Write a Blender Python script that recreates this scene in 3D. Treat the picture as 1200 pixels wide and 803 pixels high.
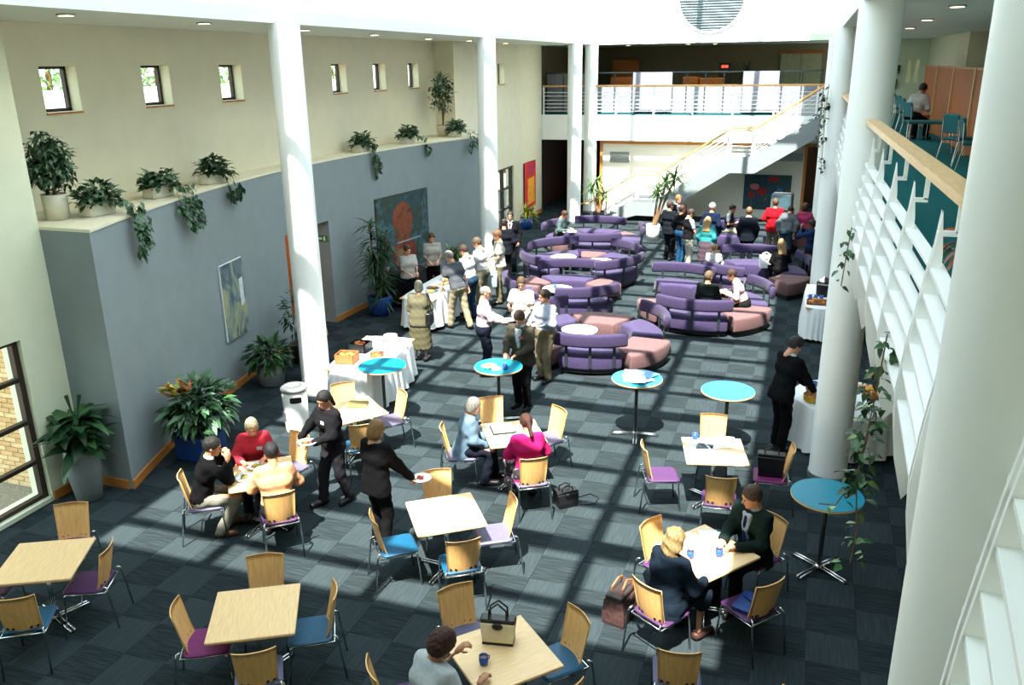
import bpy, math, random
import numpy as np
from mathutils import Vector, Matrix
random.seed(7); np.random.seed(7)
R = math.radians
for o in list(bpy.data.objects): bpy.data.objects.remove(o)
SC = bpy.context.scene
COL = SC.collection

# ------------------------------------------------------------------ camera
cam = bpy.data.cameras.new('camera'); camo = bpy.data.objects.new('camera', cam); COL.objects.link(camo)
cam.sensor_fit = 'HORIZONTAL'; cam.sensor_width = 36.0; cam.lens = 981.0 / 1200.0 * 36.0; cam.clip_start = 0.05; cam.clip_end = 400
_yaw, _pitch, _roll = .335, .321, .014
_F = Vector((-math.sin(_yaw) * math.cos(_pitch), math.cos(_yaw) * math.cos(_pitch), -math.sin(_pitch)))
_Rt = Vector((math.cos(_yaw), math.sin(_yaw), 0)); _D = _F.cross(_Rt)
_R2 = math.cos(_roll) * _Rt + math.sin(_roll) * _D; _D2 = -math.sin(_roll) * _Rt + math.cos(_roll) * _D
m = Matrix.Identity(4)
for i in range(3): m[i][0] = _R2[i]; m[i][1] = -_D2[i]; m[i][2] = -_F[i]
m[2][3] = 5.6
camo.matrix_world = m; SC.camera = camo

# ------------------------------------------------------------------ world, sun, exposure
w = bpy.data.worlds.new('sky'); SC.world = w; w.use_nodes = True
nt = w.node_tree; nt.nodes.clear()
out = nt.nodes.new('ShaderNodeOutputWorld'); bg = nt.nodes.new('ShaderNodeBackground'); sk = nt.nodes.new('ShaderNodeTexSky')
sk.sky_type = 'PREETHAM'; sk.turbidity = 4.0; sk.sun_direction = Vector((0.0, -0.447, 0.894))
mx = nt.nodes.new('ShaderNodeMixRGB'); mx.inputs[0].default_value = .75; mx.inputs[2].default_value = (.86, 1.0, .98, 1)
nt.links.new(sk.outputs[0], mx.inputs[1]); nt.links.new(mx.outputs[0], bg.inputs[0])
bg.inputs[1].default_value = 4.5
nt.links.new(bg.outputs[0], out.inputs[0])
sun = bpy.data.lights.new('sun', 'SUN'); suno = bpy.data.objects.new('sun', sun); COL.objects.link(suno)
sun.energy = 23.0; sun.angle = R(.6); sun.color = (1.0, .96, .88)
suno.rotation_euler = Vector((-0.02, 0.5, -1.0)).to_track_quat('-Z', 'Y').to_euler(); suno.location = (-3, -6, 30)
vs = SC.view_settings; vs.view_transform = 'Standard'; vs.look = 'None'; vs.exposure = 0.0; vs.gamma = 1.0; vs.use_curve_mapping = False
SC.cycles.use_denoising = True; SC.cycles.max_bounces = 7; SC.cycles.diffuse_bounces = 4; SC.cycles.transparent_max_bounces = 12
SC.cycles.caustics_reflective = False; SC.cycles.caustics_refractive = False; SC.cycles.sample_clamp_indirect = 8

# ------------------------------------------------------------------ materials
def lin(c):
    return tuple((v / 12.92 if v <= .04045 else ((v + .055) / 1.055) ** 2.4) for v in (x / 255 for x in c)) + (1,)
MATS = {}
def mat(name, rgb, rough=.6, metal=0.0, var=.12, scale=8.0, bump=0.0, spec=.4, stretch=None, emit=0.0, trans=0.0, alpha=1.0, sheen=0.0, coord='Object'):
    key = name
    if key in MATS: return MATS[key]
    M = bpy.data.materials.new(name); M.use_nodes = True; n = M.node_tree; b = n.nodes['Principled BSDF']
    c = lin(rgb)
    b.inputs['Roughness'].default_value = rough; b.inputs['Metallic'].default_value = metal
    b.inputs['Specular IOR Level'].default_value = spec
    if sheen: b.inputs['Sheen Weight'].default_value = sheen
    if trans: b.inputs['Transmission Weight'].default_value = trans
    if alpha < 1: b.inputs['Alpha'].default_value = alpha
    if emit:
        b.inputs['Emission Color'].default_value = c; b.inputs['Emission Strength'].default_value = emit
    tc = n.nodes.new('ShaderNodeTexCoord'); mp = n.nodes.new('ShaderNodeMapping')
    n.links.new(tc.outputs[coord], mp.inputs[0])
    if stretch: mp.inputs['Scale'].default_value = stretch
    nz = n.nodes.new('ShaderNodeTexNoise'); nz.inputs['Scale'].default_value = scale; nz.inputs['Detail'].default_value = 4
    n.links.new(mp.outputs[0], nz.inputs['Vector'])
    rp = n.nodes.new('ShaderNodeValToRGB')
    rp.color_ramp.elements[0].position = .3; rp.color_ramp.elements[1].position = .7
    rp.color_ramp.elements[0].color = tuple(v * (1 - var) for v in c[:3]) + (1,)
    rp.color_ramp.elements[1].color = tuple(min(1, v * (1 + var)) for v in c[:3]) + (1,)
    n.links.new(nz.outputs[0], rp.inputs[0]); n.links.new(rp.outputs[0], b.inputs['Base Color'])
    if bump:
        bp = n.nodes.new('ShaderNodeBump'); bp.inputs['Strength'].default_value = bump; bp.inputs['Distance'].default_value = .01
        n.links.new(nz.outputs[0], bp.inputs['Height']); n.links.new(bp.outputs[0], b.inputs['Normal'])
    MATS[key] = M; return M
def cloth(rgb):
    return mat('cloth_%02x%02x%02x' % tuple(rgb), dim(rgb, .5), .9, var=.1, scale=30, bump=.15, spec=.08)
def dim(rgb, k): return tuple(v * k ** (1 / 2.3) for v in rgb)
def carpet_mat(name, rgb, var=.3):
    M = mat(name, rgb, .95, var=var, scale=1.0, spec=.04)
    n = M.node_tree; nz = [x for x in n.nodes if x.type == 'TEX_NOISE'][0]; mp = [x for x in n.nodes if x.type == 'MAPPING'][0]
    mp.inputs['Scale'].default_value = (48, 3, 5); nz.inputs['Detail'].default_value = 2
    b = n.nodes['Principled BSDF']; bp = n.nodes.new('ShaderNodeBump'); bp.inputs['Strength'].default_value = .5; bp.inputs['Distance'].default_value = .004
    n.links.new(nz.outputs[0], bp.inputs['Height']); n.links.new(bp.outputs[0], b.inputs['Normal'])
    return M
M_white = mat('white_paint', (238, 240, 236), .45, var=.02, scale=2)
M_stair = mat('stair_paint', (132, 140, 142), .5, var=.02)
M_col = mat('column_paint', (238, 242, 238), .4, var=.02, scale=2)
M_cream = mat('cream_plaster', (222, 217, 190), .8, var=.03, scale=3, bump=.05)
M_nearcream = mat('pale_plaster', (224, 229, 202), .8, var=.03, scale=3, bump=.05)
M_grey = mat('grey_plaster', (131, 142, 144), .8, var=.04, scale=3, bump=.05)
M_ceil = mat('ceiling_paint', (222, 228, 216), .8, var=.02, scale=2)
M_beech = mat('beech_veneer', (214, 172, 116), .38, var=.12, scale=6, stretch=(1, 9, 1))
M_beechtop = mat('beech_table_veneer', (226, 192, 142), .35, var=.09, scale=6, stretch=(9, 1, 1))
M_ply = mat('bent_plywood', (228, 180, 114), .33, var=.12, scale=7, stretch=(8, 1, 1))
M_oak = mat('oak_trim', (186, 122, 58), .45, var=.15, scale=5, stretch=(1, 6, 6))
M_wood = mat('brown_wood', (156, 84, 22), .65, var=.2, scale=4, stretch=(6, 6, 1))
M_darkwood = mat('dark_wood', (82, 46, 24), .5, var=.2, scale=4, stretch=(6, 6, 1))
M_handrail = mat('handrail_wood', (212, 178, 130), .4, var=.1, scale=6, stretch=(8, 1, 8))
M_stairrail = mat('stair_handrail_wood', (200, 152, 92), .4, var=.1, scale=6)
M_chrome = mat('chrome', (205, 210, 212), .14, 1.0, var=.03)
M_steel = mat('dark_steel', (70, 80, 82), .35, .7, var=.05)
M_bronze = mat('bronze_frame', (58, 48, 40), .5, .3, var=.08)
M_turq = mat('turquoise_laminate', (14, 124, 148), .3, var=.03)
M_purple = mat('purple_velvet', (54, 43, 79), .8, var=.13, scale=14, bump=.1, sheen=.1)
M_purple2 = mat('purple_wool', (48, 38, 71), .85, var=.1, scale=18, bump=.1, sheen=.08)
M_mauve = mat('mauve_upholstery', (100, 72, 72), .85, var=.08, scale=16, bump=.1, sheen=.05)
M_linen = mat('white_linen', (232, 236, 236), .8, var=.03, scale=10, bump=.1)
M_china = mat('white_china', (236, 236, 230), .2, var=.02)
M_black = mat('black_leather', (22, 22, 24), .35, var=.2, scale=20)
M_blackp = mat('black_plastic', (18, 18, 20), .4, var=.1)
M_silver = mat('brushed_silver', (176, 184, 184), .32, .8, var=.08)
M_bluepot = mat('blue_glaze', (28, 66, 130), .25, var=.12)
M_greyvase = mat('grey_stoneware', (112, 120, 120), .4, var=.1, scale=5)
M_creampot = mat('cream_pot', (214, 208, 184), .55, var=.06)
M_soil = mat('soil', (52, 38, 26), .95, var=.3, scale=30, bump=.5)
M_bark = mat('bark', (120, 92, 62), .9, var=.25, scale=20, bump=.4)
M_skins = [mat('skin_light', (192, 138, 110), .55, var=.06, scale=12), mat('skin_tan', (176, 124, 92), .55, var=.06, scale=12), mat('skin_brown', (112, 72, 50), .55, var=.06, scale=12)]
def leafmat(name, rgb): return mat(name, rgb, .42, var=.3, scale=9, spec=.4)
M_leaf = leafmat('leaf_green', (52, 92, 48)); M_leafd = leafmat('leaf_dark', (30, 62, 34)); M_leafg = leafmat('leaf_grey_green', (82, 112, 84))
M_leafl = leafmat('leaf_light', (104, 138, 62)); M_leafy = leafmat('leaf_yellow', (198, 176, 54)); M_leafr = leafmat('leaf_russet', (168, 92, 48))
M_glass = bpy.data.materials.new('window_glass'); M_glass.use_nodes = True
_n = M_glass.node_tree; _n.nodes.clear(); _o = _n.nodes.new('ShaderNodeOutputMaterial'); _t = _n.nodes.new('ShaderNodeBsdfTransparent'); _g = _n.nodes.new('ShaderNodeBsdfGlossy'); _mx = _n.nodes.new('ShaderNodeMixShader'); _lw = _n.nodes.new('ShaderNodeLayerWeight'); _fr = _n.nodes.new('ShaderNodeMath'); _fr.operation = 'POWER'; _fr.inputs[1].default_value = 5.0; _lw.inputs[0].default_value = .45; _n.links.new(_lw.outputs['Facing'], _fr.inputs[0])
_g.inputs['Roughness'].default_value = .03; _t.inputs[0].default_value = (.93, .97, .95, 1)
_n.links.new(_fr.outputs[0], _mx.inputs[0]); _n.links.new(_t.outputs[0], _mx.inputs[1]); _n.links.new(_g.outputs[0], _mx.inputs[2]); _n.links.new(_mx.outputs[0], _o.inputs[0])
M_lamp = mat('lamp_glow', (255, 226, 170), .5, emit=14.0)

# ------------------------------------------------------------------ mesh helper
class MB:
    def __init__(s): s.v = []; s.f = []
    def add(s, vs, fs):
        b = len(s.v); s.v += [tuple(float(x) for x in q) for q in vs]; s.f += [tuple(i + b for i in q) for q in fs]; return s
    def box(s, c, d, rz=0.0, rx=0.0, bev=0.0):
        hx, hy, hz = d[0] / 2, d[1] / 2, d[2] / 2
        if bev > 0:
            b = min(bev, hx * .9, hy * .9, hz * .9); pts = []
            prof = [(-hz, b), (-hz + b, 0), (hz - b, 0), (hz, b)]
            rings = []
            for z, i in prof:
                X, Y, k = hx - i, hy - i, b if i == 0 else b * .4
                rings.append([(-X + k, -Y, z), (X - k, -Y, z), (X, -Y + k, z), (X, Y - k, z), (X - k, Y, z), (-X + k, Y, z), (-X, Y - k, z), (-X, -Y + k, z)])
            vs = [p for r in rings for p in r]; fs = [tuple(range(7, -1, -1)), tuple(range(24, 32))]
            for k in range(3):
                for i in range(8): fs.append((k * 8 + i, k * 8 + (i + 1) % 8, k * 8 + 8 + (i + 1) % 8, k * 8 + 8 + i))
        else:
            vs = [(x, y, z) for z in (-hz, hz) for x, y in ((-hx, -hy), (hx, -hy), (hx, hy), (-hx, hy))]
            fs = [(3, 2, 1, 0), (4, 5, 6, 7), (0, 1, 5, 4), (1, 2, 6, 5), (2, 3, 7, 6), (3, 0, 4, 7)]
        T = Matrix.Translation(c) @ Matrix.Rotation(rz, 4, 'Z') @ Matrix.Rotation(rx, 4, 'X')
        return s.add([T @ Vector(p) for p in vs], fs)
    def bx(s, x0, x1, y0, y1, z0, z1): return s.box(((x0 + x1) / 2, (y0 + y1) / 2, (z0 + z1) / 2), (abs(x1 - x0), abs(y1 - y0), abs(z1 - z0)))
    def tube(s, pts, r, n=8, closed=False, cap=True):
        pts = [Vector(p) for p in pts]; L = len(pts); rr = r if isinstance(r, (list, tuple)) else [r] * L
        vs = []; fs = []; up = None
        for i, p in enumerate(pts):
            a = pts[(i - 1) % L] if (i > 0 or closed) else p; b = pts[(i + 1) % L] if (i < L - 1 or closed) else p
            t = (b - a); t = t.normalized() if t.length > 1e-9 else Vector((0, 0, 1))
            if up is None: up = Vector((0, 0, 1)) if abs(t.z) < .9 else Vector((1, 0, 0))
            x = t.cross(up)
            if x.length < 1e-4: x = t.cross(Vector((0, 1, 0)))
            x.normalize(); y = x.cross(t).normalized(); up = y
            for k in range(n):
                q = 2 * math.pi * k / n; vs.append(p + (x * math.cos(q) + y * math.sin(q)) * rr[i])
        for i in range(L if closed else L - 1):
            j = (i + 1) % L
            for k in range(n): fs.append((i * n + k, i * n + (k + 1) % n, j * n + (k + 1) % n, j * n + k))
        if cap and not closed: fs.append(tuple(range(n - 1, -1, -1))); fs.append(tuple((L - 1) * n + k for k in range(n)))
        return s.add(vs, fs)
    def lathe(s, prof, n=24, c=(0, 0, 0), cap=True):
        vs = []; fs = []
        for r, z in prof:
            for k in range(n):
                q = 2 * math.pi * k / n; vs.append((c[0] + r * math.cos(q), c[1] + r * math.sin(q), c[2] + z))
        for i in range(len(prof) - 1):
            for k in range(n): fs.append((i * n + k, i * n + (k + 1) % n, (i + 1) * n + (k + 1) % n, (i + 1) * n + k))
        if cap: fs.append(tuple(range(n - 1, -1, -1))); fs.append(tuple((len(prof) - 1) * n + k for k in range(n)))
        return s.add(vs, fs)
    def prism(s, poly, axis, a, b):
        # poly: 2D points; axis 'x','y','z' = extrusion axis
        def P(u, v, t): return {'x': (t, u, v), 'y': (u, t, v), 'z': (u, v, t)}[axis]
        n = len(poly); vs = [P(u, v, a) for u, v in poly] + [P(u, v, b) for u, v in poly]
        return s.add(vs, [tuple(range(n - 1, -1, -1)), tuple(range(n, 2 * n))] + [(i, (i + 1) % n, n + (i + 1) % n, n + i) for i in range(n)])
    def ell(s, c, r, n=12, m=8):
        prof = [(math.sin(math.pi * i / m), -math.cos(math.pi * i / m)) for i in range(m + 1)]
        prof[0] = (.02, -1); prof[-1] = (.02, 1)
        b = len(s.v); s.lathe(prof, n)
        for i in range(b, len(s.v)):
            x, y, z = s.v[i]; s.v[i] = (c[0] + x * r[0], c[1] + y * r[1], c[2] + z * r[2])
        return s
    def sheet(s, P, nu, nv, thick=None, cu=False):
        # P(i,j)->point grid (nu+1)x(nv+1); thick offsets second layer by vector function
        vs = [P(i, j) for i in range(nu + 1) for j in range(nv + 1)]; W = nv + 1; fs = []
        for i in range(nu):
            for j in range(nv): fs.append((i * W + j, (i + 1) * W + j, (i + 1) * W + j + 1, i * W + j + 1))
        if thick is None: return s.add(vs, fs)
        N = len(vs); vs2 = [thick(i, j, vs[i * W + j]) for i in range(nu + 1) for j in range(nv + 1)]
        f2 = [tuple(N + q for q in reversed(f)) for f in fs]
        rim = [i * W for i in range(nu + 1)] + [nu * W + j for j in range(1, W)] + [i * W + nv for i in range(nu - 1, -1, -1)] + [j for j in range(nv - 1, 0, -1)]
        f3 = [(rim[k], N + rim[k], N + rim[(k + 1) % len(rim)], rim[(k + 1) % len(rim)]) for k in range(len(rim))]
        return s.add(vs + vs2, fs + f2 + [tuple(reversed(f)) for f in f3])
    def mesh(s, name, mt=None, smooth=False):
        me = bpy.data.meshes.new(name); me.from_pydata(s.v, [], s.f); me.update()
        if mt: me.materials.append(mt)
        if smooth: me.shade_smooth()
        return me
    def obj(s, name, mt, parent=None, smooth=False, **kw): return link(name, s.mesh(name, mt, smooth), parent, **kw)
def link(name, me, parent=None, loc=None, rz=None, **kw):
    o = bpy.data.objects.new(name, me); COL.objects.link(o)
    if parent: o.parent = parent
    if loc is not None: o.location = loc
    if rz is not None: o.rotation_euler = (0, 0, rz)
    for k, v in kw.items(): o[k] = v
    return o
def thing(name, label, cat, loc=(0, 0, 0), rz=0.0, group=None):
    o = bpy.data.objects.new(name, None); COL.objects.link(o); o.location = loc; o.rotation_euler = (0, 0, rz); o.empty_display_size = .1
    o['label'] = label; o['category'] = cat
    if group: o['group'] = group
    return o
def tag(o, label, cat, group=None):
    o['label'] = label; o['category'] = cat
    if group: o['group'] = group
    return o
def struct(name, mb, mt, label=None, parent=None, smooth=False):
    o = mb.obj(name, mt, parent, smooth)
    if parent is None: o['kind'] = 'structure'
    if label: o['label'] = label
    return o
def sempty(name, label=None):
    o = bpy.data.objects.new(name, None); COL.objects.link(o); o['kind'] = 'structure'
    if label: o['label'] = label
    return o
def dup(root, loc, rz, label=None):
    r = root.copy(); COL.objects.link(r); r.location = loc; r.rotation_euler = (0, 0, rz)
    if label: r['label'] = label
    for ch in list(root.children):
        c = ch.copy(); COL.objects.link(c); c.parent = r
        for g in list(ch.children):
            d = g.copy(); COL.objects.link(d); d.parent = c
    return r
def wallbox(mb, fix, t, a0, a1, z0, z1, holes, axis='x'):
    """wall plane at fix..fix+t along the axis; a = other horizontal axis; holes (a0,a1,z0,z1) left open"""
    A = sorted({a0, a1} | {h[0] for h in holes} | {h[1] for h in holes}); Z = sorted({z0, z1} | {h[2] for h in holes} | {h[3] for h in holes})
    A = [a for a in A if a0 <= a <= a1]; Z = [z for z in Z if z0 <= z <= z1]
    for i in range(len(A) - 1):
        for k in range(len(Z) - 1):
            ca, cz = (A[i] + A[i + 1]) / 2, (Z[k] + Z[k + 1]) / 2
            if any(h[0] < ca < h[1] and h[2] < cz < h[3] for h in holes): continue
            if axis == 'x': mb.bx(fix, fix + t, A[i], A[i + 1], Z[k], Z[k + 1])
            else: mb.bx(A[i], A[i + 1], fix, fix + t, Z[k], Z[k + 1])
    return mb
# ================================================================== STRUCTURE
F2 = 3.75      # upper floor level
CZ = 6.25      # soffit
# ---- floor: carpet tiles
slab = struct('floor', MB().bx(-9.7, 8, -3, 40, -.3, -.008).bx(-13.2, -9.7, 8.1, 40, -.3, -.008), mat('screed', (40, 44, 46), .9), 'charcoal grey carpet tile floor laid in quarter-turned squares')
TM = [carpet_mat('carpet_pile_across', (47, 56, 59), .2), carpet_mat('carpet_pile_along', (38, 46, 48), .45)]
def tile_mesh(k):
    b = MB(); h = .2485; c = .2455
    b.add([(-h, -h, -.008), (h, -h, -.008), (h, h, -.008), (-h, h, -.008), (-h, -h, -.002), (h, -h, -.002), (h, h, -.002), (-h, h, -.002), (-c, -c, 0), (c, -c, 0), (c, c, 0), (-c, c, 0)],
          [(0, 1, 5, 4), (1, 2, 6, 5), (2, 3, 7, 6), (3, 0, 4, 7), (4, 5, 9, 8), (5, 6, 10, 9), (6, 7, 11, 10), (7, 4, 8, 11), (8, 9, 10, 11)])
    return b.mesh('carpet_tile', TM[k])
tms = [tile_mesh(0), tile_mesh(1)]
tiles = []
Minv = camo.matrix_world.inverted()
for i in range(-17, 15):
    for j in range(-20, 60):
        x, y = -2.06 + .5 * i + .25, 8.86 + .5 * j + .25
        if (x < -9.45 and y < 8.0) or x < -10.6 or x > 5.2 or y < -1.4 or y > 38: continue
        q = Minv @ Vector((x, y, 0)); vis = q.z < 0 and abs(q.x / -q.z) < .62 and abs(q.y / -q.z) < .42
        xw = -9.9 + (y - 16) ** 2 / 44
        if y > 8 and y < 23.4 and x < xw: vis = False
        if x > .9 and y < 9: vis = False
        tiles.append((0 if vis else 1, math.hypot(x, y), x, y, (i + j) % 2))
tiles.sort()
fld = [MB(), MB()]
for n_, (a, d, x, y, k) in enumerate(tiles):
    if n_ < 300:
        o = link('carpet_tile', tms[k], slab, loc=(x, y, 0), rz=0 if k == 0 else R(90))
    else:
        h = .2485; fld[k].add([(x - h, y - h, 0), (x + h, y - h, 0), (x + h, y + h, 0), (x - h, y + h, 0)], [(0, 1, 2, 3)])
# far tiles: two pile directions
TM2 = carpet_mat('carpet_pile_far', (38, 46, 48), .45); [x for x in TM2.node_tree.nodes if x.type == 'MAPPING'][0].inputs['Scale'].default_value = (3, 48, 5)
for k in (0, 1):
    o = fld[k].obj('carpet_tile_field', TM[0] if k == 0 else TM2, slab); o['kind'] = 'stuff'

# ---- left side near wall with big window
wl = struct('wall_left', wallbox(MB(), -9.7, .36, -1.5, 8.2, 0, CZ, [(3.0, 7.6, .06, 2.32)]), M_nearcream, 'pale plaster wall beside the tall bronze window')
win = sempty('window_1', 'tall dark bronze framed window with brick wall outside')
for y in (3.03, 4.6, 6.1, 7.56): MB().bx(-9.5, -9.41, y - .04, y + .04, .06, 2.32).obj('window_frame', M_bronze, win)
for z in (.09, .6, 1.18, 1.78, 2.29): MB().bx(-9.5, -9.42, 3.0, 7.6, z - .028, z + .028).obj('glazing_bar', M_bronze, win)
for y0, y1 in ((3.03, 4.6), (4.6, 6.1), (6.1, 7.56)):
    for z0, z1 in ((.09, .6), (.6, 1.18), (1.18, 1.78), (1.78, 2.29)): MB().bx(-9.465, -9.46, y0, y1, z0, z1).obj('pane', M_glass, win)
bb = struct('baseboard_left', MB().bx(-9.34, -9.315, 7.62, 8.2, 0, .13), M_oak, 'oak skirting board')
MB().bx(-9.4, -8.57, 8.175, 8.2, 0, .13).obj('skirting', M_oak, bb)

# ---- curved grey wall with planting ledge
def gx(y): return -9.9 + (y - 16) ** 2 / 44
ys = sorted(set([8.2 + .4 * i for i in range(38)] + [14.35, 16.15, 23.4])); ys = [y for y in ys if y <= 23.41]
gw = MB(); sh = MB(); bs = MB()
for a, b in zip(ys[:-1], ys[1:]):
    poly = [(gx(a), a), (gx(b), b), (-10.4, b), (-10.4, a)]
    z0 = 2.36 if a >= 14.34 and b <= 16.16 else 0
    gw.prism(poly, 'z', z0, 3.64); sh.prism([(gx(a) + .015, a), (gx(b) + .015, b), (-10.4, b), (-10.4, a)], 'z', 3.64, 3.68)
    if z0 == 0: bs.prism([(gx(a) + .025, a), (gx(b) + .025, b), (gx(b), b), (gx(a), a)], 'z', 0, .13)
g = struct('wall_grey', gw, M_grey, 'concave curved grey plaster wall below the plant ledge')
g2 = struct('trim_1', sh, M_cream, 'cream ledge on top of the curved grey wall')
bs.obj('skirting', M_oak, bb)
rw = struct('wall_left_upper', wallbox(MB(), -10.7, .3, 8.2, 23.4, 3.64, CZ, [(9.63 + 2 * k, 10.29 + 2 * k, 5.02, 5.66) for k in range(7)]).bx(-10.7, -9.7, 8.0, 8.2, 3.64, CZ), M_cream, 'cream upper wall with a row of small square windows')
for k in range(8):
    if k < 7: x, y, z = -10.4, 9.63 + 2 * k, 5.02
    else: x, y, z = -9.8, 27.1, 4.98
    sw = sempty('window_%d' % (k + 2), 'small square dark framed window high on the cream wall')
    f = MB()
    for y0, y1, z0, z1 in ((y, y + .66, z, z + .045), (y, y + .66, z + .6, z + .64), (y, y + .045, z, z + .64), (y + .615, y + .66, z, z + .64)): f.bx(x - .27, x - .2, y0, y1, z0, z1)
    f.obj('window_frame', M_bronze, sw); MB().bx(x - .24, x - .235, y + .04, y + .62, z + .04, z + .6).obj('pane', M_glass, sw)
    MB().bx(x - .2, x + .02, y, y + .66, z - .03, z - .001).obj('window_sill', M_oak, sw)
fw = struct('wall_left_far', wallbox(MB(), -10.1, .3, 23.4, 32.0, 0, CZ, [(26.7, 28.6, 0, 2.2), (27.1, 27.76, 4.98, 5.62)]).bx(-10.4, -10.1, 23.4, 23.7, 3.64, CZ), M_cream, 'cream wall carrying the red banner painting')
MB().bx(-9.8, -9.775, 23.4, 26.7, 0, .13).obj('skirting', M_oak, bb); MB().bx(-9.8, -9.775, 28.6, 32, 0, .13).obj('skirting', M_oak, bb)
dr = sempty('door_1', 'dark framed glazed garden door near the red banner painting')
for y in (26.73, 27.65, 28.57): MB().bx(-9.98, -9.86, y - .05, y + .05, 0, 2.2).obj('door_frame', M_bronze, dr)
for z in (.05, .75, 1.45, 2.16): MB().bx(-9.98, -9.86, 26.7, 28.6, z - .035, z + .035).obj('glazing_bar', M_bronze, dr)
for y0, y1 in ((26.78, 27.6), (27.7, 28.52)):
    for z0, z1 in ((.09, .71), (.79, 1.41), (1.49, 2.12)): MB().bx(-9.93, -9.92, y0, y1, z0, z1).obj('pane', M_glass, dr)
# doorway in grey wall
d2 = sempty('door_2', 'open doorway in the grey wall with oak lining')
MB().bx(-10.5, -10.36, 14.35, 14.43, 0, 2.36).obj('door_lining', M_oak, d2); MB().bx(-10.5, -10.36, 16.07, 16.15, 0, 2.36).obj('door_lining', M_oak, d2); MB().bx(-10.5, -10.36, 14.43, 16.07, 2.28, 2.36).obj('door_lining', M_oak, d2)
dl = MB().bx(-11.2, -10.5, 16.0, 16.05, 0, 2.25).obj('door_leaf', M_oak, d2)
rm = MB().bx(-13.2, -13.0, 12.5, 17.5, 0, 2.7).bx(-13.2, -10.7, 12.3, 12.5, 0, 2.7).bx(-13.2, -10.7, 17.5, 17.7, 0, 2.7).bx(-13.2, -10.4, 12.3, 17.7, 2.7, 2.8)
struct('wall_servery', rm, M_wood, 'wood lined servery room behind the doorway')
cab = thing('servery_counter', 'dark timber servery counter inside the open doorway', 'counter', (-12.3, 14.9, 0))
MB().box((0, 0, .45), (.6, 1.6, .9), bev=.01).obj('cabinet', M_darkwood, cab); MB().box((0, 0, .92), (.7, 1.7, .04), bev=.01).obj('worktop', M_beech, cab)
L = bpy.data.lights.new('servery_lamp', 'POINT'); L.energy = 60; L.color = (1, .75, .45); L.shadow_soft_size = .15
lo = bpy.data.objects.new('servery_lamp', L); COL.objects.link(lo); lo.location = (-11.9, 14.6, 2.4)
es = MB().box((0, 0, 0), (.3, .015, .14), bev=.004).obj('exit_sign', mat('exit_green', (30, 120, 70), .4)); es.location = (-10.1, 16.14, 1.95)
tag(es, 'small green exit sign on the doorway reveal', 'sign')
MB().box((-.05, -.009, 0), (.12, .004, .05)).box((.07, -.009, 0), (.05, .004, .09)).obj('pictogram', M_china, es)

# ---- soffits, roof lantern
ce = struct('ceiling', MB().bx(-10.7, -7.9, -1.5, 38, CZ, CZ + .2).bx(.48, 6, -1.5, 38, CZ, CZ + .2).bx(-7.9, .48, 32.5, 38, CZ, CZ + .2).bx(-7.9, .48, -1.5, 1.9, CZ, CZ + .2), M_ceil, 'flat pale soffit with recessed downlights')
RZ = 9.0
struct('wall_lantern', MB().bx(-8.2, -7.9, 1.6, 32.8, CZ + .2, RZ).bx(.48, .78, 1.6, 32.8, CZ + .2, RZ).bx(-7.9, .48, 1.6, 1.9, CZ + .2, RZ).bx(-7.9, .48, 32.5, 32.8, CZ + .2, RZ), M_white, 'white upper walls of the rooflight well')
rf = sempty('roof', 'glazed roof with white beams')
MB().bx(-8.2, -7.78, 1.6, 32.8, RZ, RZ + .15).obj('roof_edge', M_white, rf); MB().bx(-.2, .8, 1.6, 32.8, RZ, RZ + .15).obj('roof_edge', M_white, rf); MB().bx(-7.78, -.2, 1.6, 2.4, RZ, RZ + .15).obj('roof_edge', M_white, rf)
for x in (-1.85, -4.0, -6.15): MB().bx(x - .09, x + .09, 2.4, 32.6, RZ, RZ + .12).obj('roof_beam', M_white, rf)
for k in range(8):
    y = -.15 + 4.3 * k
    for q in range(4):
        yy = y + q * 1.04
        if yy < 2.5 or yy > 32.5: continue
        hw = .16 if q == 0 else .07
        MB().bx(-7.78, -.2, yy - hw, yy + hw, RZ, RZ + .1).obj('roof_beam', M_white, rf)
# round louvre
vt = thing('round_louvre_vent', 'large round slatted louvre high on the white back wall', 'vent', (-3.65, 32.5, 7.75))
vm = MB(); n = 40
vm.add([(1.2 * math.cos(2 * math.pi * k / n), -.05 * s, 1.2 * math.sin(2 * math.pi * k / n)) for s in (0, 1) for k in range(n)] + [(1.12 * math.cos(2 * math.pi * k / n), -.05 * s, 1.12 * math.sin(2 * math.pi * k / n)) for s in (0, 1) for k in range(n)],
       [(n + k, n + (k + 1) % n, 3 * n + (k + 1) % n, 3 * n + k) for k in range(n)] + [(k, (k + 1) % n, n + (k + 1) % n, n + k) for k in range(n)] + [(2 * n + (k + 1) % n, 2 * n + k, 3 * n + k, 3 * n + (k + 1) % n) for k in range(n)])
vm.obj('rim', M_white, vt)
bkd = MB(); bkd.add([(1.13 * math.cos(2 * math.pi * k / n), -.006, 1.13 * math.sin(2 * math.pi * k / n)) for k in range(n)], [tuple(range(n))]); bkd.obj('backing', mat('vent_blue_grey', (44, 84, 104), .5), vt)
for k in range(-12, 13):
    z = k * .09; hw = math.sqrt(max(.01, 1.12 ** 2 - z * z)); MB().box((0, -.035, z), (2 * hw, .05, .045), rx=R(25)).obj('slat', mat('louvre_grey', (150, 162, 166), .5), vt)

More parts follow.
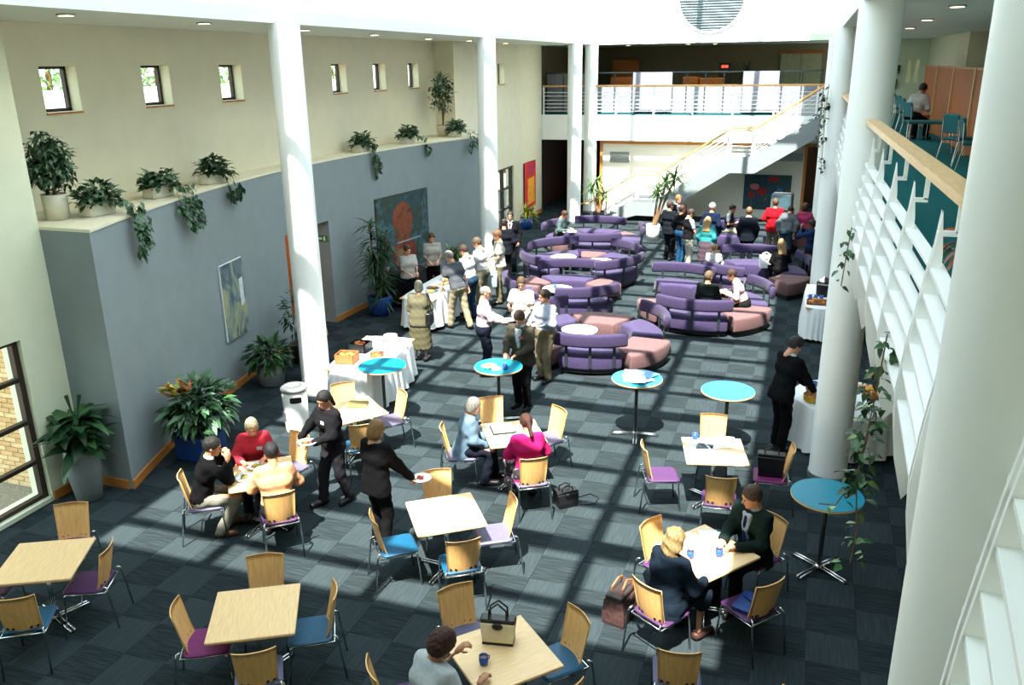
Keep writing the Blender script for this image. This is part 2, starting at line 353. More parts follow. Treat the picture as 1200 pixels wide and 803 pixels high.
# ---- columns
def column(x, y, z1, lab, r=.25):
    o = sempty('column', lab); o.location = (x, y, 0)
    MB().lathe([(r, 0), (r, z1)], 40, cap=False).obj('shaft', M_col, o, True); MB().lathe([(r + .012, 0), (r + .012, .09)], 40).obj('base_ring', M_silver, o)
column(-7.9, 12.05, CZ + .02, 'white round column beside the buffet and litter bin'); column(-7.9, 21.0, CZ + .02, 'white round column at the end of the grey wall')
column(-7.9, 29.8, CZ + .02, 'white round column left of the staircase foot'); column(-7.9, 32.2, CZ + .02, 'white round column at the bridge edge behind the staircase foot')
column(.69, 11.5, CZ + .02, 'white round column behind the right turquoise high table', .255); column(.6, 20.15, CZ + .02, 'white round column behind the urn table')
column(.6, 28.8, CZ + .02, 'farthest white round column on the right'); column(.73, 2.87, CZ + .02, 'nearest large white round column at the right edge', .26)

# ---- near end, right side enclosure
struct('wall_near', MB().bx(-9.7, 6, -1.8, -1.5, 0, CZ), M_cream)
struct('wall_right', MB().bx(5.2, 5.4, -1.5, 38, 0, F2 - .75), M_cream)
struct('floor_gallery', MB().bx(.88, 6, 1.6, 38, F2 - .75, F2 - .02).bx(-10.1, .88, 32.05, 38, F2 - .95, F2 - .02), M_white, 'white edged upper gallery slab')
struct('floor_gallery_carpet', MB().bx(.93, 6, 1.6, 34, F2 - .02, F2).bx(-10.1, .93, 32.2, 38, F2 - .02, F2), mat('teal_carpet', (22, 96, 100), .95, var=.15, scale=60, bump=.3, spec=.1), 'teal carpet on the right hand upper gallery')
# gallery walls
gwl = MB(); wallbox(gwl, 34.0, .2, .93, 3.75, F2, CZ, [(3.1, 3.22, 4.8, 5.55), (3.36, 3.48, 4.8, 5.55)], 'y'); struct('wall_gallery_end', gwl, M_nearcream, 'pale end wall of the upper gallery with slit windows')
struct('wall_gallery_side', wallbox(MB(), 3.75, .2, 26, 34, F2, CZ, []).bx(3.75, 4.8, 25.8, 26, F2, CZ), M_cream)
struct('wall_gallery_right', wallbox(MB(), 4.8, .2, 6, 26, F2, CZ, [(24.6, 24.9, 4.9, 5.6), (22.6, 22.9, 4.9, 5.6)]), M_nearcream, 'pale right wall of the upper gallery')
for k, x in enumerate((3.1, 3.36)):
    s_ = sempty('window_%d' % (10 + k), 'narrow slit window'); MB().bx(x, x + .12, 34.1, 34.11, 4.8, 5.55).obj('pane', M_glass, s_)
# ---- back of the hall
struct('wall_back', MB().bx(-7.43, -.05, 32.35, 32.55, 0, F2 - .95), mat('white_wall', (226, 224, 208), .8, var=.02), 'white wall behind the staircase')
struct('trim_2', MB().bx(-7.53, .4, 32.28, 32.35, 2.66, 2.8).bx(-7.53, -7.43, 32.28, 32.5, 0, 2.66).bx(-.05, .05, 32.28, 32.5, 0, 2.66), M_oak, 'oak head trim above the white back wall')
struct('wall_back_lobby', MB().bx(-10.4, -7.65, 38, 38.2, 0, 2.9).bx(-10.3, -10.1, 32, 38, 0, 2.9).bx(.05, 5.3, 36, 36.2, 0, 2.9).bx(-7.55, -7.45, 32.55, 38, 0, 2.9), M_darkwood, 'dark timber lobby wall under the bridge')
struct('wall_back_upper', MB().bx(-10.4, 6, 38, 38.2, F2, CZ).bx(-10.3, -10.1, 32.0, 38, F2, CZ), mat('olive_wall', (122, 108, 80), .8, var=.05), 'olive brown wall behind the bridge gallery')
for x0, x1, z0, z1, nm in ((-7.15, -6.4, 1.95, 2.36, 0), (-.92, -.1, 2.14, 2.43, 1)):
    v = thing('wall_grille', ('square grey air grille on the white wall left of the stairs', 'grey air grille on the wall under the top stair flight')[nm], 'vent', ((x0 + x1) / 2, 32.35, (z0 + z1) / 2)); W, H = x1 - x0, z1 - z0
    MB().bx(-W / 2, W / 2, -.02, 0, -H / 2, H / 2).obj('frame', M_silver, v)
    for k in range(7): MB().box((0, -.03, -H / 2 + (k + .5) * H / 7), (W * .94, .012, H / 10), rx=R(20)).obj('slat', M_silver, v)

# ---- exterior seen through the windows
ex = struct('ground_outside', MB().bx(-60, -9.7, -20, 60, -.4, -.02), mat('gravel', (132, 126, 112), .95, var=.45, scale=40, bump=.6), 'grey gravel outside the window')
bw = struct('wall_brick_outside', MB().bx(-14, -9.72, 7.82, 8.1, -.1, 3.6), mat('mortar', (196, 184, 160), .9), 'sunlit buff brick wall outside the window')
bm = [MB().box((0, 0, 0), (.215, .03, .065), bev=.005).mesh('brick', mat('brick_%d' % k, c, .85, var=.15, scale=14, bump=.3)) for k, c in enumerate(((206, 172, 128), (196, 158, 112), (214, 184, 142)))]
rb = random.Random(3)
for r_ in range(33):
    for c_ in range(8):
        link('brick', bm[rb.randrange(3)], bw, loc=(-9.84 - c_ * .225 - (r_ % 2) * .1125, 7.815, .035 + r_ * .075))
struct('building_outside_wall', MB().bx(-28, -22, 12, 52, -.1, 4.45), mat('render_white', (176, 174, 166), .8), 'white building across the yard')
for k in range(9): MB().bx(-22.0, -21.95, 13 + 3.6 * k, 14.6 + 3.6 * k, 3.9, 4.3).obj('window', mat('dark_glass', (88, 110, 120), .15), bpy.data.objects['building_outside_wall'])
MB().prism([(-28.5, 4.45), (-21.5, 4.45), (-25, 4.95)], 'y', 11.5, 52.5).obj('roof', mat('roof_white', (150, 150, 148), .7), bpy.data.objects['building_outside_wall'])

# ---- display / bridge gallery
br = sempty('railing_bridge', 'white bridge balustrade with timber handrail')
for k in range(8): MB().bx(-9.75 + 1.42 * k - .03, -9.75 + 1.42 * k + .03, 32.1, 32.14, F2 - .05, 4.76).obj('baluster_post', M_white, br)
for z in (3.87, 4.0, 4.13, 4.27, 4.42, 4.55): MB().tube([(-9.78, 32.12, z), (.4, 32.12, z)], .011, 6).obj('rail', M_white, br)
MB().tube([(-9.78, 32.1, 4.78), (.42, 32.1, 4.78)], .035, 10).obj('handrail', M_stairrail, br)
# ---- staircase
st = sempty('staircase', 'white open steel staircase with timber handrail rising to the bridge')
pts = [(-7.05, 0.0), (-5.87, .70), (-5.09, .70), (-2.61, 2.33), (-1.78, 2.33), (.35, 3.75)]
flat_end = (.85, 3.75)
def sh_(dz): return [(x, z + dz) for x, z in pts + [flat_end]]
for y in (30.72, 31.98):
    top = [(-7.2, .02)] + sh_(.1)[1:]; bot = [(-6.45, 0.02), (-5.77, .22), (-4.99, .22), (-2.5, 1.86), (-1.66, 1.86), (.45, 3.2), (.85, 3.2)]
    MB().prism(top + bot[::-1], 'y', y, y + .06).obj('stringer', M_stair, st)
def flight(a, b, n):
    for k in range(n):
        x = a[0] + (b[0] - a[0]) * (k + .5) / n; z = a[1] + (b[1] - a[1]) * (k + 1) / n
        MB().box((x, 31.38, z - .02), ((b[0] - a[0]) / n + .04, 1.2, .04)).obj('tread', mat('stair_tread', (206, 214, 210), .6), st)
        MB().box((x - (b[0] - a[0]) / n / 2, 31.38, z - .09), (.015, 1.2, .12)).obj('riser', M_stair, st)
flight(pts[0], pts[1], 4); flight(pts[2], pts[3], 10); flight(pts[4], pts[5], 8)
for a, b in ((pts[1], pts[2]), (pts[3], pts[4])): MB().bx(a[0], b[0], 30.78, 31.98, a[1] - .08, a[1]).obj('landing', M_stair, st)
MB().bx(.35, .9, 30.78, 32.05, 3.6, 3.75).obj('landing', M_stair, st)
for y in (30.72, 31.98):
    hr = [(-7.6, .58)] + [(x, z + 1.0) for x, z in pts[1:]] + [(.85, 4.75)]
    MB().tube([(x, y + .03, z) for x, z in [(-7.95, .56)] + hr], .032, 10).obj('handrail', M_stairrail, st)
    for dz in (.2, .33, .46, .6, .74, .87):
        MB().tube([(x, y + .03, z + dz) for x, z in pts + [(.85, 3.75)]], .01, 6).obj('rail', M_white, st)
    for x, z in [(-6.9, .1), (-5.87, .7), (-5.09, .7), (-3.85, 1.52), (-2.61, 2.33), (-1.78, 2.33), (-.72, 3.04), (.3, 3.72)]:
        MB().bx(x - .03, x + .03, y + .01, y + .05, z, z + 1.0).obj('baluster_post', M_white, st)

# ---- right gallery: fins, louvre slats, handrail
gl = sempty('railing_gallery', 'white bow shaped fins with louvre slats and timber handrail along the right gallery')
front = [(.79, 4.75), (.775, 4.55), (.75, 4.38), (.72, 4.12), (.695, 3.9), (.672, 3.6), (.685, 3.39), (.725, 3.11), (.79, 2.86)]
prof = front + [(.85, 2.95), (.86, 3.4), (.845, 4.0), (.82, 4.5)]
def fx(z):
    for (x0, z0), (x1, z1) in zip(front[:-1], front[1:]):
        if z1 <= z <= z0: return x0 + (x1 - x0) * (z0 - z) / (z0 - z1)
    return .79
def off(y): return 0.0 if y > 5.5 else -(5.5 - y) * .028 if y > 3 else -.07 - (3 - y) * .09
def offf(y): return (10.5 - y) / 5 * .0 - max(0, (y - 5.5)) * .016
finY = [1.25, 2.5, 4.2, 5.47, 6.8, 8.04, 9.3, 10.5, 12.4, 13.7, 15.0, 16.3, 17.6, 18.9, 21.2, 22.5, 23.8, 25.1, 26.4, 27.7, 29.6, 30.6]
def OX(y): return off(y) + offf(min(y, 10.5))
slz = [4.4, 4.24, 4.08, 3.92, 3.74, 3.54]
for y in finY:
    o = OX(y)
    for s in (-1, 1): MB().prism([(x + o, z) for x, z in prof], 'y', y + s * .028 - .011, y + s * .028 + .011).obj('fin', M_white, gl)
bays = [(a, b) for a, b in zip(finY[:-1], finY[1:]) if not (a < 2.87 < b or a < 11.5 < b or a < 20.15 < b or a < 28.8 < b)]
bays += [(2.5, 2.62), (10.5, 11.2), (18.9, 19.85), (-1.0, 1.25)]
for a, b in bays:
    for z in slz:
        x0, x1 = fx(z) + OX(a) + .012, fx(z) + OX(b) + .012; w_ = .085
        MB().prism([(x0, a), (x0 + w_, a), (x1 + w_, b), (x1, b)], 'z', z - .012, z + .012).obj('louvre_slat', M_white, gl)
def hx(y): return .72 + (11.25 - y) * .0231
def rail(y0, y1, x0, x1):
    P = [(x0, y0, 4.88), (x1, y1, 4.88)]
    b = MB(); n = 10
    for x, y, z in P: pass
    w_, h_ = .07, .03
    b.add([(x0 - w_, y0, 4.85), (x0 + w_, y0, 4.85), (x0 + w_, y0, 4.91), (x0 - w_, y0, 4.91), (x1 - w_, y1, 4.85), (x1 + w_, y1, 4.85), (x1 + w_, y1, 4.91), (x1 - w_, y1, 4.91)], [(0, 1, 2, 3), (7, 6, 5, 4), (0, 4, 5, 1), (1, 5, 6, 2), (2, 6, 7, 3), (3, 7, 4, 0)])
    b.obj('handrail', M_handrail, gl)
rail(3.12, 11.26, hx(3.12), hx(11.26)); rail(11.75, 19.9, .74, .68); rail(20.4, 28.55, .68, .66)
for y in finY:
    if y < 3: continue
    X = hx(y) if y < 11.5 else .7; o = OX(y) + .8
    MB().bx(X + .02, X + .05, y - .02, y + .02, 4.62, 4.86).bx(min(o - .02, X), X + .05, y - .02, y + .02, 4.6, 4.63).obj('bracket', M_white, gl)
# ---- downlights
dlm = (MB().lathe([(.11, 0), (.11, .02), (.085, .025), (.085, 0)], 20, cap=False).mesh('trim_ring', M_silver), MB().lathe([(.001, -.002), (.085, -.002)], 20, cap=False).mesh('lens', M_lamp))
def downlight(x, y, lab, z=CZ):
    t = thing('downlight', lab, 'light', (x, y, z - .024), group='recessed downlights'); link('trim_ring', dlm[0], t); link('lens', dlm[1], t)
    L = bpy.data.lights.new('downlight_lamp', 'SPOT'); L.energy = 40; L.spot_size = R(110); L.spot_blend = .8; L.color = (1, .82, .6); L.shadow_soft_size = .08
    o = bpy.data.objects.new('downlight_lamp', L); COL.objects.link(o); o.parent = t; o.location = (0, 0, -.03)
names = ['first', 'second', 'third', 'fourth', 'fifth', 'sixth', 'seventh']
for k, (x, y) in enumerate([(-8.6, 8.5), (-8.6, 11.05), (-8.75, 14.0), (-8.95, 17.05), (-9.2, 20.4), (-9.1, 22.9), (-9.3, 26.5)]): downlight(x, y, '%s glowing downlight along the left soffit from the left edge' % names[k])
for k, (x, y) in enumerate([(1.68, 12.9), (1.77, 17.0), (1.9, 21.3)]): downlight(x, y, '%s glowing downlight over the upper right gallery counted from the camera' % names[k])
for k, (x, y) in enumerate([(-6.9, 34), (-4.6, 34), (-3.6, 34)]): downlight(x, y, '%s small downlight above the dark bridge gallery from the left' % names[k])
# ================================================================== FURNITURE
SEATC = {'purple': mat('seat_plum', (68, 34, 78), .6, var=.08, scale=20), 'blue': mat('seat_teal_blue', (8, 74, 104), .5, var=.08, scale=20), 'lilac': mat('seat_lilac', (88, 86, 114), .6, var=.08, scale=20), 'magenta': mat('seat_magenta', (108, 28, 90), .6, var=.08, scale=20)}
def chair_meshes():
    H = {}
    # backrest: bent plywood, concave to the sitter (front = +Y)
    def P(i, j):
        u = i / 10 * 2 - 1; v = j / 8
        hw = .165 + .022 * v
        z = .41 + v * .465 - (.018 * (u * u) if v > .99 else 0) + (.02 * (abs(u) ** 3) if v > .9 else 0)
        y = -.2 - .015 * v - .045 * v * v + .04 * u * u + (.05 * (1 - v) ** 3)
        return (u * hw, y, z)
    b = MB(); b.sheet(P, 10, 8, thick=lambda i, j, p: (p[0], p[1] - .012, p[2] - .002)); H['backrest'] = b.mesh('backrest', M_ply, True)
    # seat pan
    s = MB()
    def rr(h, inset, z): 
        out = []; rad = .06
        for cx, cy, a0 in ((h - rad, h - rad, 0), (-h + rad, h - rad, 90), (-h + rad, -h + rad, 180), (h - rad, -h + rad, 270)):
            for k in range(5):
                a = R(a0 + k * 22.5); out.append((cx + (rad - inset) * math.cos(a), cy + (rad - inset) * math.sin(a), z))
        return out
    rings = [rr(.2, .012, .43), rr(.205, 0, .437), rr(.208, 0, .452), rr(.2, .012, .464)]; n = 20
    vs = [(x, y + .02 , z - .012 * max(0, (y - .1)) / .1) for r_ in rings for x, y, z in r_]
    s.add(vs, [tuple(range(n - 1, -1, -1)), tuple(range(3 * n, 4 * n))] + [(k * n + i, k * n + (i + 1) % n, (k + 1) * n + (i + 1) % n, (k + 1) * n + i) for k in range(3) for i in range(n)])
    H['seat'] = s
    def leg(front, side):
        x = side * .195
        if front: return MB().tube([(x, .19, .42), (x, .2, .4), (x * 1.06, .235, 0)], .0105, 8).mesh('leg', M_chrome, True)
        return MB().tube([(x * .95, -.2, .5), (x * 1.02, -.235, .485), (x * 1.06, -.245, .44), (x * 1.1, -.3, 0)], .0105, 8).mesh('leg', M_chrome, True)
    H['legs'] = [leg(f, s_) for f in (True, False) for s_ in (-1, 1)]
    H['frame'] = MB().tube([(-.195, -.21, .425), (-.195, .19, .42), (.195, .19, .42), (.195, -.21, .425)], .01, 8, closed=True).mesh('seat_frame', M_chrome, True)
    H['bolt'] = MB().tube([(0, 0, 0), (0, -.012, 0)], .016, 12).mesh('bolt', M_blackp)
    return H
CH = chair_meshes(); seat_me = {k: CH['seat'].mesh('seat', m_) for k, m_ in SEATC.items()}
def make_chair(color):
    t = thing('dining_chair', '', 'chair', group='plywood dining chairs')
    bk = link('backrest', CH['backrest'], t); link('seat', seat_me[color], t); link('seat_frame', CH['frame'], t)
    for l in CH['legs']: link('leg', l, t)
    for x in (-.13, -.078, .078, .13): link('bolt', CH['bolt'], bk, loc=(x, -.178 + .04 * (x / .168) ** 2, .49))
    return t
PROT = {}
def chair(x, y, deg, color, label):
    """x,y = backrest centre on the plan, deg = heading the sitter faces"""
    a = R(deg); cx, cy = x + .24 * math.cos(a), y + .24 * math.sin(a); rz = a - math.pi / 2
    if color not in PROT:
        t = make_chair(color); PROT[color] = t; t.location = (cx, cy, 0); t.rotation_euler = (0, 0, rz); t['label'] = label
    else: t = dup(PROT[color], (cx, cy, 0), rz, label)
    return (cx, cy, a)
topm = MB().box((0, 0, 0), (.79, .79, .026), bev=.005).mesh('tabletop', M_beechtop)
edgem = MB().box((0, 0, 0), (.77, .77, .012), bev=.004).mesh('underside', M_ply)
def star(mb_len, n=4):
    outm = []
    return [MB().tube([(.025, s * .022, .045), (mb_len - .02, s * .022, .03), (mb_len, s * .022, .012)], .0115, 8).mesh('foot_bar', M_chrome, True) for s in (-1, 1)]
footm = star(.36); polem = MB().lathe([(.026, .02), (.026, .70)], 20).mesh('pole', M_chrome, True); polem2 = MB().lathe([(.027, .02), (.027, .93)], 20).mesh('pole', M_steel, True)
hubm = MB().lathe([(.045, .02), (.045, .06), (.03, .07)], 16).mesh('hub', M_chrome)
platem = MB().lathe([(.03, .70), (.14, .712), (.14, .716)], 20).mesh('mounting_plate', M_steel); platem2 = MB().lathe([(.03, .92), (.16, .932), (.16, .936)], 20).mesh('mounting_plate', M_steel)
ftip = MB().lathe([(.014, 0), (.014, .02)], 10).mesh('foot_pad', M_blackp)
def base(t, pm, pl, a0):
    link('pole', pm, t); link('hub', hubm, t); link('mounting_plate', pl, t)
    for k in range(4):
        for f in footm:
            o = link('foot_bar', f, t); o.rotation_euler = (0, 0, R(a0 + 90 * k))
        q = R(a0 + 90 * k); link('foot_pad', ftip, t, loc=(.36 * math.cos(q), .36 * math.sin(q), 0))
def table(x, y, deg, label):
    t = thing('cafe_table', label, 'table', (x, y, 0), R(deg), group='square beech cafe tables')
    link('tabletop', topm, t, loc=(0, 0, .727)); link('underside', edgem, t, loc=(0, 0, .709)); base(t, polem, platem, 45)
htm = MB().lathe([(.385, 0), (.39, .004), (.39, .024), (.001, .026)], 48).mesh('tabletop', M_turq); hte = MB().lathe([(.37, -.012), (.392, -.004), (.394, .012), (.388, .021)], 48).mesh('edge_band', M_ply, True)
def high_table(x, y, deg, label):
    t = thing('high_table', label, 'table', (x, y, 0), R(deg), group='round turquoise high tables')
    tt = link('tabletop', htm, t, loc=(0, 0, .947)); link('edge_band', hte, tt); base(t, polem2, platem2, 0)
TB = dict(T1=(-7.16, 5.57, 27), T2=(-4.52, 5.51, 28.8), T3=(-3.53, 7.74, 35.7), T4=(-2.11, 5.68, -43.5), T5=(-.62, 7.84, -37.9), T6=(-.79, 10.31, 13), T7=(-3.5, 10.05, 31), T8=(-6.04, 10.12, 50.6), T9=(-6.15, 7.95, 37))
for k, l in dict(T1='bare square beech table at the far left edge', T2='bare square beech table in shade at the bottom left', T3='bare sunlit square beech table in front of the woman carrying a plate',
                 T4='square beech table holding the cream handbag', T5='square beech table with two blue mugs and two people in suits', T6='square beech table with papers and a small ashtray dish',
                 T7='square beech table with open papers between grey haired and pink jacketed women', T8='square beech table with olive folder behind the waitress', T9='square beech table shared by three lunching people').items(): table(*TB[k], l)
for x, y, d, l in [(-6.22, 11.42, 20, 'empty turquoise high table in front of the buffet cloth'), (-4.4, 11.95, 30, 'turquoise high table with plate and mug before the man in brown jacket'), (-2.16, 12.06, 10, 'turquoise high table covered in papers'), (-.78, 11.95, 20, 'empty turquoise high table half in shade, between papers table and column'), (.57, 9.05, 52, 'empty turquoise high table in deep shade at the right')]: high_table(x, y, d, l)
# chairs: (table, back x, back y, heading, colour, label)
CL = [
 (-7.64, 6.43, -61, 'magenta', 'empty chair behind the far left table, next to the wall'), (-6.55, 5.84, -156, 'purple', 'purple seated chair on the right side of the far left table'), (-6.72, 4.83, 121, 'blue', 'blue seated chair with its back to the camera at the far left table'), (-7.95, 5.25, 27, 'purple', 'purple seated chair cut by the left edge of the picture'),
 (-4.87, 6.2, -63, 'purple', 'chair behind the bottom left table, backrest half hidden by the table'), (-5.16, 5.19, 30, 'magenta', 'magenta seated chair left of the bottom left table'), (-3.88, 5.89, -150, 'blue', 'blue seated chair right of the bottom left table'), (-4.08, 4.89, 124, 'lilac', 'lilac seated chair in front of the bottom left table'),
 (-3.96, 8.46, -58, 'lilac', 'chair behind the bare sunlit table below the plate'), (-4.18, 7.22, 39, 'blue', 'blue seated chair left of the bare sunlit table'), (-3.03, 7.07, 124, 'blue', 'blue seated chair in front of the bare sunlit table'), (-2.81, 8.07, -150, 'lilac', 'lilac seated chair right of the bare sunlit table'),
 (-2.81, 6.29, -43, 'lilac', 'lilac seated chair behind the woman in white and the handbag'), (-1.56, 6.26, -133, 'blue', 'blue seated chair right of the handbag table'), (-3.03, 5.02, 40, 'purple', 'chair cut by the bottom edge, left of the woman in white'), (-1.42, 5.3, 145, 'purple', 'plum seated chair pushed under the handbag table at the bottom edge'),
 (-1.25, 8.06, -28, 'purple', 'empty chair with plum seat left of the blonde woman'), (-1.08, 6.89, 58, 'purple', 'chair under the blonde woman in the navy suit'), (.06, 7.27, 138, 'purple', 'plum seated chair holding a blue folder'), (.04, 8.58, -128, 'purple', 'chair behind the man in the dark green suit'),
 (-.9, 11.22, -83, 'purple', 'chair behind the table with papers'), (-1.66, 9.91, 20, 'purple', 'empty purple seated chair left of the table with papers'), (-.61, 9.31, 96, 'purple', 'chair in front of the table with papers, back to the camera'), (.19, 10.4, 183, 'magenta', 'magenta seated chair holding a black bag'),
 (-4.15, 10.9, -57, 'lilac', 'chair behind the table with open papers'), (-4.41, 9.67, 24, 'lilac', 'lilac seated chair under the grey haired woman'), (-2.9, 9.13, 122, 'lilac', 'chair under the woman in the pink jacket'), (-3.03, 10.79, -130, 'lilac', 'empty lilac seated chair beside the woman in the pink jacket'),
 (-6.59, 10.76, -48, 'lilac', 'pale chair between the litter bin column and the buffet cloth'), (-5.5, 10.71, -132, 'lilac', 'lilac seated chair right of the table with olive folder'), (-5.51, 9.42, 127, 'blue', 'blue seated chair behind the woman in black jacket'),
 (-6.91, 7.38, 37, 'lilac', 'lilac seated chair under the man in the black sweater'), (-5.48, 7.36, 131, 'purple', 'chair under the man in the peach shirt'), (-6.18, 8.92, -105, 'lilac', 'chair the walking waitress reaches for'), (-6.75, 8.68, -55, 'purple', 'chair under the woman in the red cardigan'),
 (-.63, 6.01, 100, 'lilac', 'lone chair back at the bottom edge right of centre'), (.39, 5.88, 100, 'lilac', 'chair of which only the back tip shows at the bottom edge'),
]
CP = {}
for c in CL: CP[c[4]] = chair(*c)

# ---- sofa bays
def sector(c, a0, a1, r0, r1, z0, z1, rnd=.05, n=10, bulge=.0):
    """upholstered block: annular sector with rounded edges"""
    b = MB(); prof = []
    # rounded rectangle in (r,z)
    for (rr_, zz), (q0) in (((r1 - rnd, z0 + rnd), -90), ((r1 - rnd, z1 - rnd), 0), ((r0 + rnd, z1 - rnd), 90), ((r0 + rnd, z0 + rnd), 180)):
        for k in range(4): a = R(q0 + 30 * k); prof.append((rr_ + rnd * math.cos(a), zz + rnd * math.sin(a)))
    m_ = len(prof); vs = []; fs = []
    L_ = (r0 + r1) / 2 * abs(R(a1 - a0)); e = .03 / max(.05, L_)
    ts = [0, e * .3, e] + [e + (1 - 2 * e) * k / n for k in range(1, n)] + [1 - e, 1 - e * .3, 1]
    cr, cz_ = (r0 + r1) / 2, (z0 + z1) / 2
    for i, t in enumerate(ts):
        a = R(a0 + (a1 - a0) * t); k = .93 if i in (0, len(ts) - 1) else .98 if i in (1, len(ts) - 2) else 1
        for r_, z in prof:
            rr_ = cr + (r_ - cr) * k; zz = cz_ + (z - cz_) * k
            if z > cz_ and bulge: zz += bulge * (1 - ((r_ - cr) / (r1 - cr)) ** 2) * math.sin(math.pi * t) ** .5
            vs.append((c[0] + rr_ * math.cos(a), c[1] + rr_ * math.sin(a), zz))
    for i in range(len(ts) - 1):
        for j in range(m_): fs.append((i * m_ + j, i * m_ + (j + 1) % m_, (i + 1) * m_ + (j + 1) % m_, (i + 1) * m_ + j))
    fs += [tuple(range(m_ - 1, -1, -1)), tuple((len(ts) - 1) * m_ + j for j in range(m_))]
    if a1 < a0: fs = [tuple(reversed(f)) for f in fs]
    return b.add(vs, fs)
def sofa(cx, cy, a0, a1, label, R1=1.4, depth=.62, back=True):
    """curved two seat module, backrest on the outer side"""
    t = thing('sofa_module', label, 'sofa', (cx, cy, 0), group='purple curved sofa modules'); c = (0, 0)
    sector(c, a0, a1, R1 - depth, R1, .11, .46, .055, bulge=.02).obj('seat', M_purple, t, True)
    sector(c, a0 + 1, a1 - 1, R1 - depth + .06, R1 - .04, .05, .14, .01).obj('plinth', M_blackp, t)
    if back:
        bo = sector(c, a0 - 1.5, a1 + 1.5, R1 + .015, R1 + .135, .6, .86, .05).obj('backrest', M_purple2, t, True)
        for k in (.14, .5, .86):
            a = R(a0 + (a1 - a0) * k); x, y = math.cos(a), math.sin(a)
            MB().box(((R1 + .02) * x, (R1 + .02) * y, .44), (.02, .055, .52), rz=a).obj('post', M_steel, t)
    for k in (.1, .9):
        for rr_ in (R1 - .1, R1 - depth + .1):
            a = R(a0 + (a1 - a0) * k); MB().lathe([(.018, 0), (.018, .1)], 8, c=(rr_ * math.cos(a), rr_ * math.sin(a), 0)).obj('foot', M_chrome, t)
def ottoman(cx, cy, a0, a1, label, R1=1.42, depth=.66):
    t = thing('wedge_seat', label, 'seat', (cx, cy, 0), group='mauve wedge seats')
    sector((0, 0), a0, a1, R1 - depth, R1, .12, .44, .05, bulge=.012).obj('cushion', M_mauve, t, True)
    sector((0, 0), a0 + 2, a1 - 2, R1 - depth + .06, R1 - .06, 0, .13, .01).obj('plinth', M_blackp, t)
lt = MB().lathe([(.001, -.02), (.34, -.02), (.36, -.012), (.36, .008), (.35, .012), (.001, .012)], 36).mesh('tabletop', mat('white_laminate', (236, 234, 222), .3))
ltp = MB().lathe([(.2, 0), (.2, .012), (.03, .02), (.025, .55)], 20).mesh('pedestal', M_chrome, True)
def low_table(x, y, label):
    t = thing('side_table', label, 'table', (x, y, 0), group='white round side tables'); link('tabletop', lt, t, loc=(0, 0, .565)); link('pedestal', ltp, t)
A = (-3.75, 15.75); B = (-1.9, 18.75); C_ = (-5.55, 21.75); D_ = (-5.15, 18.95); E_ = (-6.05, 25.2); F_ = (-1.05, 22.0); G_ = (-1.3, 26.0)
sofa(*A, -104, -53, 'nearest purple sofa, back to the camera behind the papers high table'); ottoman(*A, -50, -2, 'nearest mauve wedge seat at the end of the front sofa', 1.58, .8)
sofa(*A, 5, 58, 'purple sofa with curled right end behind the nearest mauve wedge'); ottoman(*A, 66, 122, 'mauve wedge seat behind the nearest round white table', 1.5, .8)
sofa(*A, 127, 184, 'purple sofa behind the man in light blue shirt'); ottoman(*A, 188, 250, 'mauve wedge seat hidden behind the standing men', 1.4, .66)
low_table(-3.95, 15.45, 'round white side table inside the nearest sofa ring')
sofa(*B, -124, -62, 'purple sofa with back to the camera behind the man in dark suit'); ottoman(*B, -58, -5, 'mauve wedge seat right of the man in pink shirt', 1.5, .8)
sofa(*B, 0, 52, 'purple sofa at the right of the man in pink shirt'); sofa(-2.75, 19.3, 50, 116, 'empty purple sofa facing the camera behind the man in dark suit', 1.3)
ottoman(-2.15, 18.75, 188, 236, 'mauve wedge seat left of the man in dark suit', 1.25, .7)
sofa(*D_, -84, -28, 'purple sofa back in the middle, left of the walkway', 1.45); sofa(*D_, 72, 134, 'purple sofa facing the camera behind the white table with a cup', 1.42)
ottoman(*D_, 139, 184, 'mauve wedge seat left of the white table with a cup', 1.5, .75); sofa(*D_, 188, 232, 'purple sofa end behind the man in white tee shirt', 1.45); ottoman(*D_, 36, 68, 'mauve seat in shadow beside the middle sofa', 1.42, .7)
low_table(-5.25, 18.4, 'round white side table with a cup on it')
sofa(*C_, 198, 248, 'long purple sofa back curving on the left of the far ring', 1.55); sofa(*C_, -62, -4, 'dark shaded purple sofa back on the right of the far ring', 1.62)
sofa(*C_, 108, 166, 'purple sofa facing the camera on the left of the far ring', 1.55); sofa(*C_, 20, 70, 'purple sofa facing the camera on the right of the far ring', 1.55); ottoman(*C_, 74, 104, 'mauve wedge at the back of the far ring', 1.5, .75); ottoman(*C_, 170, 194, 'mauve wedge at the left of the far ring', 1.5, .7)
low_table(-6.05, 21.75, 'left round white side table in the far ring'); low_table(-4.95, 21.5, 'right round white side table in the far ring')
sofa(*E_, -108, -46, 'purple sofa back nearest in the rear ring', 1.45); sofa(*E_, 64, 124, 'purple sofa nearest the staircase', 1.5); sofa(*E_, -8, 34, 'purple sofa with high curled end near the yucca', 1.5); ottoman(*E_, 38, 60, 'mauve wedge beside the yucca', 1.5, .8); sofa(*E_, 150, 190, 'purple sofa under the seated reader', 1.5); ottoman(*E_, 196, 240, 'mauve wedge beside the seated reader', 1.45, .75)
sofa(*F_, -140, -96, 'purple sofa back behind the man in pink shirt', 1.4); ottoman(*F_, -52, -8, 'mauve wedge below the long haired woman', 1.5, .8); sofa(*F_, -4, 40, 'purple sofa with curled end near the far right column', 1.35); sofa(*F_, 62, 128, 'purple sofa in front of the man in dark suit', 1.35); 
sofa(*G_, 20, 70, 'purple sofa beside the red jacket', 1.4); sofa(*G_, 110, 160, 'purple sofa under the man in navy vest', 1.3)
